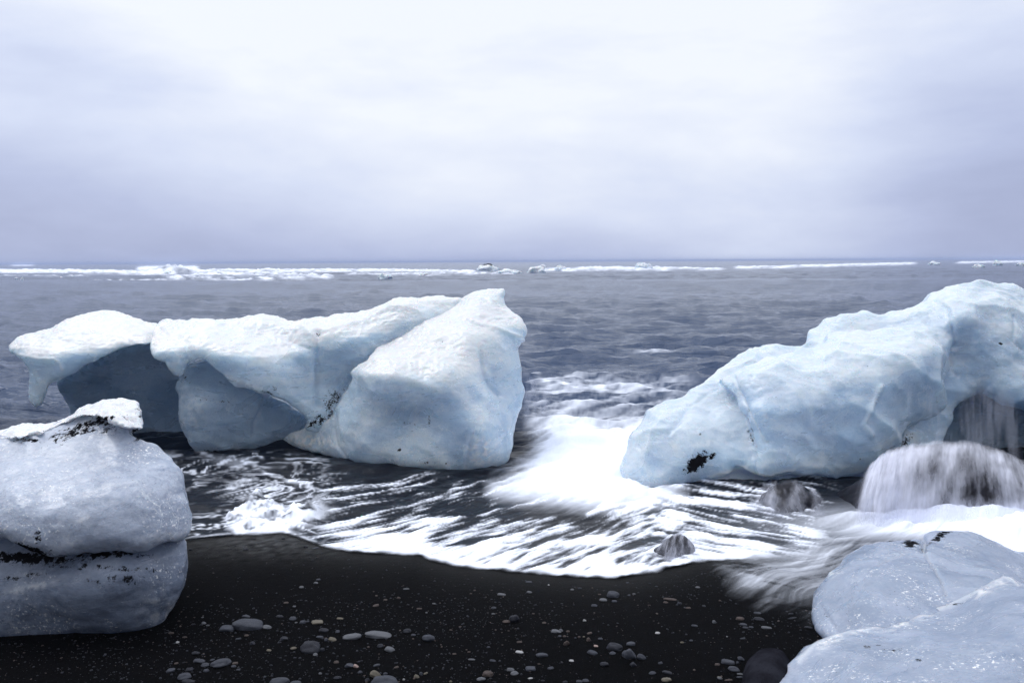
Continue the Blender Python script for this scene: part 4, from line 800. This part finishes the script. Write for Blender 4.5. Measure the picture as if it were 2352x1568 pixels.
L6 = [(755, 780, 230, 78, 'grey', 'long grey pitted stone, biggest of three touching', 'long', .05), (592, 802, 115, 60, 'grey', 'grey wedge of stone touching the left end of the long pitted stone', 'wedge', -.15),
 (908, 797, 74, 34, 'pale', 'pale pointed pebble touching the right end of the long pitted stone', 'round', .1), (750, 712, 68, 20, 'grey', 'thin grey pebble just behind the long pitted stone', 'long', 0),
 (1118, 728, 56, 28, 'grey', 'grey oval pebble, leftmost of the row behind the black humped stone', 'round', 0), (1198, 755, 56, 28, 'grey', 'grey rounded pebble just left of the lumpy greenish pebble', 'round', 0), (1305, 757, 90, 36, 'tan', 'lumpy grey tan pebble at the right end of its row', 'wedge', 0),
 (1488, 729, 52, 14, 'tan', 'thin yellowish sliver of stone behind the two pale rods', 'long', 0), (1360, 822, 78, 34, 'dark', 'dark flat pebble behind the pair of joined pale pebbles', 'round', 0), (1578, 873, 140, 44, 'pale', 'pale finger shaped pebble lying left of the pale rod stone', 'long', -.12),
 (1788, 860, 205, 48, 'pale', 'long pale rod shaped stone lying flat on the sand', 'long', .10), (1330, 874, 56, 16, 'grey', None, 'long', 0), (1378, 895, 34, 34, 'grey', 'small upright grey pebble leaning on a tan one', 'round', .5), (1428, 893, 62, 34, 'tan', 'tan grey oval pebble leaning on a small upright one', 'round', .2),
 (1255, 955, 155, 88, 'dark', 'black humped stone, largest of its cluster left of centre', 'round', .1), (1350, 970, 40, 32, 'dark', 'small dark pebble at the right foot of the black humped stone', 'round', 0), (1272, 917, 46, 22, 'grey', 'small grey pebble behind the top of the black humped stone', 'round', 0), (1120, 963, 48, 22, 'tan', None, 'round', 0),
 (1045, 885, 72, 34, 'dark', 'dark lumpy pebble left of the black humped stone', 'wedge', -.2), (1805, 942, 48, 28, 'dark', None, 'round', 0), (1880, 970, 82, 40, 'pale', 'pale pebble with a dark right half, below the pale rod stone', 'round', .3), (2185, 878, 100, 62, 'grey', 'smooth slate grey round stone right of the pale rod stone', 'round', .15),
 (2012, 828, 62, 36, 'dark', 'dark round pebble between the pale rod and the slate grey stone', 'round', 0), (2065, 858, 36, 18, 'grey', None, 'round', 0), (1295, 1010, 36, 20, 'pale', None, 'round', 0), (1558, 1098, 72, 36, 'grey', 'light grey angular pebble touching a pink one', 'wedge', 0), (1612, 1098, 40, 38, 'pink', 'small pink and white angular pebble', 'wedge', .2),
 (1645, 1150, 38, 28, 'grey', None, 'round', 0), (1770, 1172, 98, 64, 'tan', 'grey beige rounded stone behind the big one at the bottom edge', 'round', .5), (1840, 1222, 205, 80, 'grey', 'big grey stone cut by the bottom edge, left of centre', 'round', 0), (1010, 1222, 155, 60, 'grey', 'large grey flat stone cut by the bottom edge on the left', 'round', 0), (1140, 1234, 82, 26, 'grey', None, 'long', 0),
 (540, 1085, 155, 66, 'grey', 'large dark grey domed stone in the lower left cluster', 'round', 0), (382, 1062, 96, 32, 'grey', 'flat grey stone left of the large domed stone', 'round', 0), (430, 1092, 62, 28, 'grey', None, 'round', 0), (440, 1136, 46, 26, 'grey', None, 'round', 0), (488, 1052, 36, 18, 'grey', None, 'round', 0), (155, 1135, 66, 38, 'grey', 'lone grey wedge pebble nearest the left ice boulder', 'wedge', -.2),
 (305, 1130, 56, 36, 'dark', None, 'round', 0), (265, 1182, 100, 46, 'grey', 'flat grey stone low in the lower left cluster', 'round', 0), (300, 1222, 110, 32, 'dark', 'dark flat stone at the bottom edge below the lower left cluster', 'round', 0), (357, 1000, 68, 30, 'dark', 'dark flat pebble at the top of the lower left cluster', 'round', 0), (650, 1105, 42, 22, 'grey', None, 'round', 0), (690, 1130, 32, 14, 'grey', None, 'long', 0),
 (930, 978, 38, 14, 'tan', None, 'long', 0), (420, 766, 34, 14, 'pale', None, 'long', .1), (452, 782, 28, 14, 'pale', None, 'round', 0), (410, 720, 20, 10, 'pale', None, 'round', 0), (2090, 1183, 42, 30, 'tan', None, 'round', .3), (2160, 1160, 36, 14, 'tan', None, 'long', -.5), (2125, 1157, 26, 24, 'grey', None, 'round', 0), (1990, 1205, 18, 22, 'white', None, 'round', 0),
 (1465, 1195, 62, 26, 'dark', None, 'round', 0), (1775, 1095, 52, 18, 'grey', None, 'long', -.2), (1187, 482, 38, 18, 'pale', None, 'round', 0), (1297, 450, 36, 18, 'pale', None, 'wedge', 0), (1318, 424, 34, 12, 'grey', None, 'long', 0), (2008, 497, 46, 10, 'pale', None, 'long', .05), (1845, 583, 32, 14, 'brown', None, 'round', 0), (1775, 550, 20, 10, 'brown', None, 'round', 0), (1950, 566, 32, 20, 'brown', None, 'round', 0),
 (1770, 628, 50, 16, 'brown', None, 'long', -.2), (745, 188, 42, 26, 'dark', None, 'round', 0), (1218, 165, 36, 24, 'dark', None, 'round', 0), (810, 102, 36, 20, 'dark', None, 'round', 0), (1045, 100, 28, 18, 'dark', None, 'round', 0), (315, 186, 34, 26, 'dark', None, 'round', 0), (1295, 178, 50, 12, 'grey', None, 'long', -.1), (1130, 634, 26, 12, 'pale', None, 'round', 0), (1065, 606, 36, 14, 'brown', None, 'long', 0),
 (215, 914, 26, 16, 'white', None, 'round', 0), (165, 842, 44, 18, 'brown', None, 'round', 0), (690, 888, 40, 12, 'grey', None, 'long', 0), (755, 862, 34, 18, 'brown', None, 'round', 0), (1470, 830, 34, 22, 'grey', None, 'round', 0), (1018, 712, 60, 20, 'dark', None, 'round', 0), (1145, 760, 22, 12, 'pale', None, 'round', 0), (1235, 752, 24, 14, 'grey', None, 'round', 0),
 (800, 920, 44, 30, 'dark', None, 'wedge', .2), (1460, 1070, 40, 20, 'brown', None, 'round', 0), (1335, 1158, 26, 18, 'pale', None, 'round', 0), (1845, 1160, 34, 24, 'grey', None, 'round', 0), (1700, 1212, 40, 28, 'dark', None, 'round', 0), (270, 875, 36, 12, 'brown', None, 'long', 0), (205, 1080, 34, 14, 'brown', None, 'round', -.2), (1930, 1112, 36, 14, 'brown', None, 'long', -.3), (665, 1080, 44, 16, 'brown', None, 'long', 0), (2110, 652, 40, 12, 'brown', None, 'long', 0), (2225, 612, 28, 10, 'pale', None, 'long', 0), (2168, 682, 18, 10, 'pale', None, 'round', 0)]
L7 = [(1480, 538, 106, 58, 'grey', 'big grey domed stone lying highest on the sand, below the foam edge', 'round', .05), (1398, 584, 60, 20, 'pale', 'pale thin pebble in front of the highest domed stone', 'long', .1), (1486, 594, 40, 16, 'grey', None, 'long', 0), (1330, 628, 48, 22, 'grey', None, 'round', 0), (1930, 580, 118, 18, 'brown', 'long thin reddish stone touching a small dark blue pebble', 'long', .18),
 (1998, 610, 40, 28, 'dark', 'small blue black pebble at the end of the long thin reddish stone', 'round', 0), (700, 722, 82, 82, 'dark', 'upright black stone with a shiny top, alone in the middle of the sand', 'round', .3), (635, 755, 62, 26, 'brown', 'brown pebble at the left foot of the upright black stone', 'round', 0), (1025, 828, 88, 28, 'pale', 'pale lumpy pebble, biggest of a trail of tiny stones', 'wedge', 0), (1068, 820, 32, 22, 'pale', None, 'round', .4),
 (1250, 742, 28, 22, 'white', 'bright white quartz pebble, alone on the sand', 'wedge', 0), (1110, 918, 48, 54, 'brown', 'dark pitted reddish stone below the trail of tiny stones', 'round', 0), (1120, 830, 30, 16, 'brown', None, 'round', 0), (1285, 890, 42, 42, 'brown', 'upright brownish pebble at the right end of the trail of tiny stones', 'wedge', .3), (1375, 888, 36, 14, 'grey', None, 'long', 0), (1495, 950, 128, 62, 'dark', 'large dark grey domed stone left of the angular wedge', 'round', .05),
 (1615, 928, 66, 28, 'grey', 'flat grey pebble behind the angular wedge', 'long', 0), (1612, 1002, 112, 98, 'grey', 'angular grey wedge stone standing tilted among three others', 'wedge', .45), (1700, 1030, 68, 50, 'grey', 'rounded grey stone touching the right side of the angular wedge', 'round', .2), (1472, 1000, 50, 22, 'grey', None, 'round', 0), (1318, 996, 82, 34, 'grey', 'light tipped grey pebble left of the large dark domed stone', 'round', .15), (1410, 1085, 68, 40, 'dark', 'black lump of stone below the large dark domed stone', 'round', 0),
 (1638, 1088, 54, 42, 'dark', 'small dark pointed stone below the angular wedge', 'wedge', .3), (915, 1015, 94, 32, 'grey', 'grey curved pebble, lone, between the white sliver and the wedge group', 'long', .1), (740, 992, 60, 18, 'white', 'white sliver of stone near the lower middle', 'long', 0), (1148, 1060, 36, 14, 'white', None, 'long', 0), (825, 1120, 78, 42, 'grey', 'grey capped stone right of the two cream pebbles', 'wedge', -.1), (985, 1120, 52, 24, 'grey', None, 'round', 0),
 (672, 1130, 58, 34, 'pale', 'cream oval pebble, upper of two touching', 'round', 0), (702, 1157, 60, 30, 'pale', 'cream oval pebble, lower of two touching', 'round', 0), (495, 1160, 86, 50, 'brown', 'brown pitted stone behind the lilac pebble', 'round', 0), (442, 1203, 70, 36, 'pale', 'smooth pale lilac pebble in front of the brown pitted stone', 'round', -.1), (200, 1222, 24, 20, 'tan', None, 'round', 0), (532, 1060, 48, 18, 'grey', None, 'round', .1), (365, 1050, 52, 12, 'pale', None, 'long', 0),
 (820, 522, 44, 16, 'pale', None, 'round', .1), (815, 443, 52, 12, 'grey', None, 'long', 0), (600, 541, 66, 18, 'pale', None, 'long', 0), (540, 645, 40, 18, 'grey', None, 'round', 0), (535, 692, 26, 10, 'pale', None, 'long', 0), (1155, 502, 30, 12, 'pale', None, 'round', 0), (1590, 448, 26, 14, 'grey', None, 'round', 0), (2138, 485, 38, 16, 'pale', None, 'round', 0), (2272, 752, 42, 32, 'pale', 'pale pointed pebble alone on the right of the open sand', 'wedge', .3),
 (2115, 785, 46, 14, 'grey', None, 'long', 0), (1825, 841, 42, 16, 'white', None, 'round', 0), (2018, 915, 30, 16, 'tan', None, 'round', 0), (2087, 902, 30, 14, 'grey', None, 'round', 0), (1848, 1078, 36, 18, 'grey', None, 'round', 0), (1785, 1155, 56, 22, 'grey', None, 'round', 0), (1900, 1152, 74, 20, 'dark', None, 'long', 0), (1898, 1207, 78, 38, 'tan', 'smooth cream tan stone near the bottom edge, right of centre', 'round', 0),
 (2312, 1197, 38, 22, 'pale', None, 'round', .2), (1212, 1222, 50, 22, 'grey', None, 'round', 0), (1262, 1215, 52, 22, 'grey', None, 'round', 0), (498, 952, 28, 14, 'grey', None, 'round', 0), (345, 990, 26, 10, 'brown', None, 'round', 0), (228, 1007, 32, 14, 'brown', None, 'round', 0), (742, 913, 42, 16, 'brown', None, 'round', 0), (935, 762, 32, 14, 'brown', None, 'round', 0), (970, 465, 16, 10, 'white', None, 'round', 0), (1340, 944, 34, 18, 'pink', None, 'wedge', 0),
 (1290, 845, 40, 16, 'brown', None, 'long', -.2), (1095, 868, 26, 14, 'brown', None, 'round', 0), (1058, 866, 26, 12, 'grey', None, 'round', 0), (1210, 872, 24, 12, 'brown', None, 'round', 0), (1180, 880, 20, 10, 'grey', None, 'round', 0), (1245, 872, 18, 10, 'tan', None, 'round', 0), (1640, 536, 26, 12, 'pale', None, 'round', 0), (1600, 546, 22, 10, 'grey', None, 'round', 0), (1215, 492, 34, 14, 'dark', None, 'round', 0), (895, 1085, 24, 10, 'brown', None, 'round', 0), (825, 1198, 40, 12, 'white', None, 'round', 0), (1370, 540, 24, 10, 'brown', None, 'round', 0), (2065, 646, 40, 12, 'brown', None, 'long', 0),
 (1890, 602, 40, 14, 'brown', None, 'round', 0), (1100, 1225, 40, 20, 'dark', None, 'round', 0), (388, 508, 20, 12, 'brown', None, 'round', 0), (360, 533, 20, 10, 'brown', None, 'round', 0), (70, 612, 26, 10, 'brown', None, 'round', 0), (275, 793, 22, 10, 'brown', None, 'round', 0), (850, 690, 22, 10, 'brown', None, 'round', 0)]
L8 = [(925, 1318, 148, 54, 'grey', 'grey angular stone left of the big black boulder', 'long', 0), (1085, 1280, 92, 54, 'grey', 'grey egg shaped stone touching the big black boulder', 'round', .35), (1000, 1400, 132, 56, 'grey', 'grey bent stone below the angular one, beside the big black boulder', 'round', .1), (798, 1345, 62, 30, 'brown', None, 'round', 0), (1040, 1322, 44, 44, 'grey', None, 'wedge', .6),
 (1380, 912, 122, 30, 'pale', 'pale pointed shard above the big black boulder', 'long', .12), (1275, 738, 84, 26, 'grey', None, 'round', 0), (1295, 808, 122, 36, 'dark', None, 'round', 0), (1070, 802, 104, 40, 'brown', None, 'round', 0), (1105, 874, 84, 26, 'grey', None, 'long', .1), (1128, 910, 70, 22, 'grey', None, 'round', 0), (1200, 905, 54, 22, 'grey', None, 'round', 0), (1095, 1038, 60, 14, 'grey', None, 'long', 0), (1065, 1460, 70, 18, 'pale', None, 'long', 0),
 (1070, 1495, 84, 26, 'grey', None, 'round', 0), (825, 1505, 62, 32, 'tan', None, 'round', .2), (910, 1014, 16, 16, 'white', None, 'round', 0), (640, 655, 42, 20, 'dark', None, 'round', 0), (828, 590, 30, 18, 'brown', None, 'round', 0), (1670, 745, 60, 20, 'dark', None, 'round', 0), (1680, 800, 130, 20, 'dark', None, 'round', 0), (1880, 910, 90, 26, 'dark', None, 'round', 0), (930, 1530, 90, 20, 'brown', None, 'long', 0), (1190, 1535, 40, 26, 'grey', None, 'round', 0)]
ii = 0; NP_ = []
for Lst, cf, sc in ((L6, C6, .29296), (L7, C7, .29296), (L8, C8, .19446)):
    for (x, y, w, h, mat, lab, kd, rot) in Lst:
        ii += 1; pebble(cf(x, y), w * sc, h * sc, mat, lab, kd, rot, ii, 'stone' if lab and w * sc > 20 else 'pebble', big if lab else None)
# name every small pebble by its look and by the labelled stone it lies next to
LM = {'long grey pitted stone': 'the long pitted stone', 'thin yellowish': 'the yellowish sliver', 'lumpy grey tan': 'the lumpy tan pebble', 'long pale rod': 'the pale rod stone', 'black humped stone, largest': 'the black humped stone', 'smooth slate': 'the slate grey stone',
      'small pink and white': 'the pink angular pebble', 'big grey stone cut': 'the big grey stone at the bottom edge', 'large grey flat stone cut': 'the flat stone cut by the bottom edge', 'large dark grey domed stone in': 'the domed stone at lower left', 'lone grey wedge': 'the lone grey wedge pebble', 'big grey domed stone lying': 'the highest domed stone',
      'long thin reddish': 'the long thin reddish stone', 'upright black stone': 'the upright black stone', 'bright white quartz': 'the white quartz pebble', 'dark pitted reddish': 'the dark pitted reddish stone', 'large dark grey domed stone left': 'the domed stone by the wedge', 'angular grey wedge': 'the angular wedge stone',
      'grey curved': 'the lone curved pebble', 'white sliver': 'the white sliver', 'cream oval pebble, upper': 'the two cream pebbles', 'brown pitted': 'the brown pitted stone', 'pale pointed pebble alone': 'the lone pale pointed pebble', 'smooth cream tan': 'the cream tan stone', 'pale pointed shard': 'the pale pointed shard', 'grey angular stone left': 'the angular stone by the boulder',
      'dark lumpy pebble': 'the dark lumpy pebble', 'pale lumpy pebble': 'the pale lumpy pebble'}
marks = [(q[1], nm) for q in NP_ if q[5] for k_, nm in LM.items() if q[5].startswith(k_)]
marks += [((400, 1330), 'the left ice boulder'), ((700, 1232), 'the wet grit by the foam edge'), ((1100, 1312), 'the curving foam edge')]
taken = set()
for o, p, w, mat, kind, label in NP_:
    if label: continue
    cand = sorted(marks, key=lambda m_: math.hypot(p[0] - m_[0][0], 1.5 * (p[1] - m_[0][1])))
    cw_ = {'grey': 'grey', 'dark': 'dark', 'pale': 'pale', 'tan': 'tan', 'brown': 'brown', 'white': 'white', 'pink': 'pink'}[mat]
    sw_ = {'round': 'rounded', 'long': 'thin', 'wedge': 'angular'}[kind]
    for (mp_, nm) in cand:
        dx, dy = p[0] - mp_[0], p[1] - mp_[1]
        hz_ = '' if abs(dx) < 0.5 * abs(dy) else ('left' if dx < 0 else 'right'); vt_ = '' if abs(dy) < 0.4 * abs(dx) else ('behind' if dy < 0 else 'in front')
        rel = {'': f'{vt_} ' + ('of ' if vt_ == 'in front' else ''), 'left': (vt_ + ' and ' if vt_ else '') + 'left of ', 'right': (vt_ + ' and ' if vt_ else '') + 'right of '}[hz_]
        far_ = '' if math.hypot(dx, dy) < 55 else 'well '
        lab = f'{"tiny" if w < 9 else "small"} {cw_} {sw_} pebble {far_}{rel}{nm}'
        if lab not in taken: break
    taken.add(lab); o['label'] = lab
    if len(lab.split()) > 16: print('LONG', lab)
rb = lobe([(1700, 1590), (1703, 1545), (1712, 1520), (1730, 1500), (1752, 1487), (1775, 1485), (1795, 1492), (1810, 1508), (1822, 1530), (1830, 1560), (1820, 1620), (1720, 1630)],
          [(1702, 1550, 2.60), (1762, 1487, 2.72), (1815, 1520, 2.66), (1765, 1540, 2.60), (1760, 1620, 2.46), (1820, 1600, 2.48)], 0.13, 62, 0.22, 50, 6)
bb = ice('boulder', [rb], M_bould, None, 0.008, amp=(0.004, 0.001)); tag(bb, 'big round black boulder beside the large lilac ice chunk', 'boulder')

# gravel too fine to count
rng = np.random.RandomState(3)
bm = bmesh.new(); bmesh.ops.create_icosphere(bm, subdivisions=1, radius=1.0)
bv = np.array([v.co[:] for v in bm.verts]); bf = np.array([[v.index for v in f.verts] for f in bm.faces]); bm.free()
def gravel(name, n, mat, s0, s1, label, seed, yr_=(2.3, 4.4)):
    rng = np.random.RandomState(seed)
    y = rng.uniform(yr_[0], yr_[1], n * 3); x = rng.uniform(-1, 1, n * 3) * y * 0.75
    den = 0.5 + 1.6 * perlin(x * 1.4, y * 1.4, seed * 1.7); ok = rng.rand(len(x)) < np.clip(den, 0.08, 1)
    px_, py_ = proj(np.stack([x, y, sand_z(x, y)], -1)); ey = np.interp(px_, [p[0] for p in EDGE], [p[1] for p in EDGE])
    ok &= (py_ > ey + 12) & ~((px_ > 1700) & (py_ < 1400)); x, y = x[ok][:n], y[ok][:n]; m = len(x)
    s = s0 + (s1 - s0) * rng.rand(m) ** 4
    z_ = sand_z(x, y) + s * 0.15
    a = rng.rand(m) * 6.28; sx_, sy_, sz_ = s * rng.uniform(.8, 1.6, m), s * rng.uniform(.6, 1.1, m), s * rng.uniform(.35, .7, m)
    b = bv[None] * (1 + 0.25 * rng.uniform(-1, 1, (m, len(bv), 1)))
    lx, ly, lz = b[..., 0] * sx_[:, None], b[..., 1] * sy_[:, None], b[..., 2] * sz_[:, None]
    Vv = np.stack([x[:, None] + lx * np.cos(a)[:, None] - ly * np.sin(a)[:, None], y[:, None] + lx * np.sin(a)[:, None] + ly * np.cos(a)[:, None], z_[:, None] + lz], -1)
    o = mesh_np(name, Vv.reshape(-1, 3), (bf[None] + np.arange(m)[:, None, None] * len(bv)).reshape(-1, 3), mat)
    return tag(o, label, None, None, 'stuff')
gravel('grit', 5200, PM['dark'], 0.0015, 0.006, 'scattered grit and tiny dark stones in the black sand', 11)
gravel('pale_grit', 600, PM['grey'], 0.0012, 0.0045, 'scattered pale specks of shell and grit on the black sand', 12)
gravel('brown_grit', 1100, PM['brown'], 0.0015, 0.005, 'scattered brown specks of grit on the black sand', 13)
gravel('bright_grit', 60, PM['pale'], 0.001, 0.003, 'sparse bright specks of grit on the black sand', 14)

# ---------------------------------------------------------------- sea haze
def haze():
    m, t, out = new_mat('sea_haze')
    v = N(t, 'ShaderNodeVolumePrincipled'); v.inputs['Density'].default_value = 0.0007; v.inputs['Color'].default_value = (0.52, 0.60, 0.82, 1)
    lnk(t, v.outputs[0], out.inputs['Volume'])
    x, y0, y1, z0, z1 = 6500, -80, 9200, -2, 4.0
    V_ = [(-x, y0, z0), (x, y0, z0), (x, y1, z0), (-x, y1, z0), (-x, y0, z1), (x, y0, z1), (x, y1, z1), (-x, y1, z1)]
    o = mesh_np('haze', V_, [(0, 3, 2, 1), (4, 5, 6, 7), (0, 1, 5, 4), (1, 2, 6, 5), (2, 3, 7, 6), (3, 0, 4, 7)], m, smooth=False)
    tag(o, 'thin grey blue haze over the sea', None, None, 'stuff')
import os
if not os.environ.get('NOHAZE'): haze()
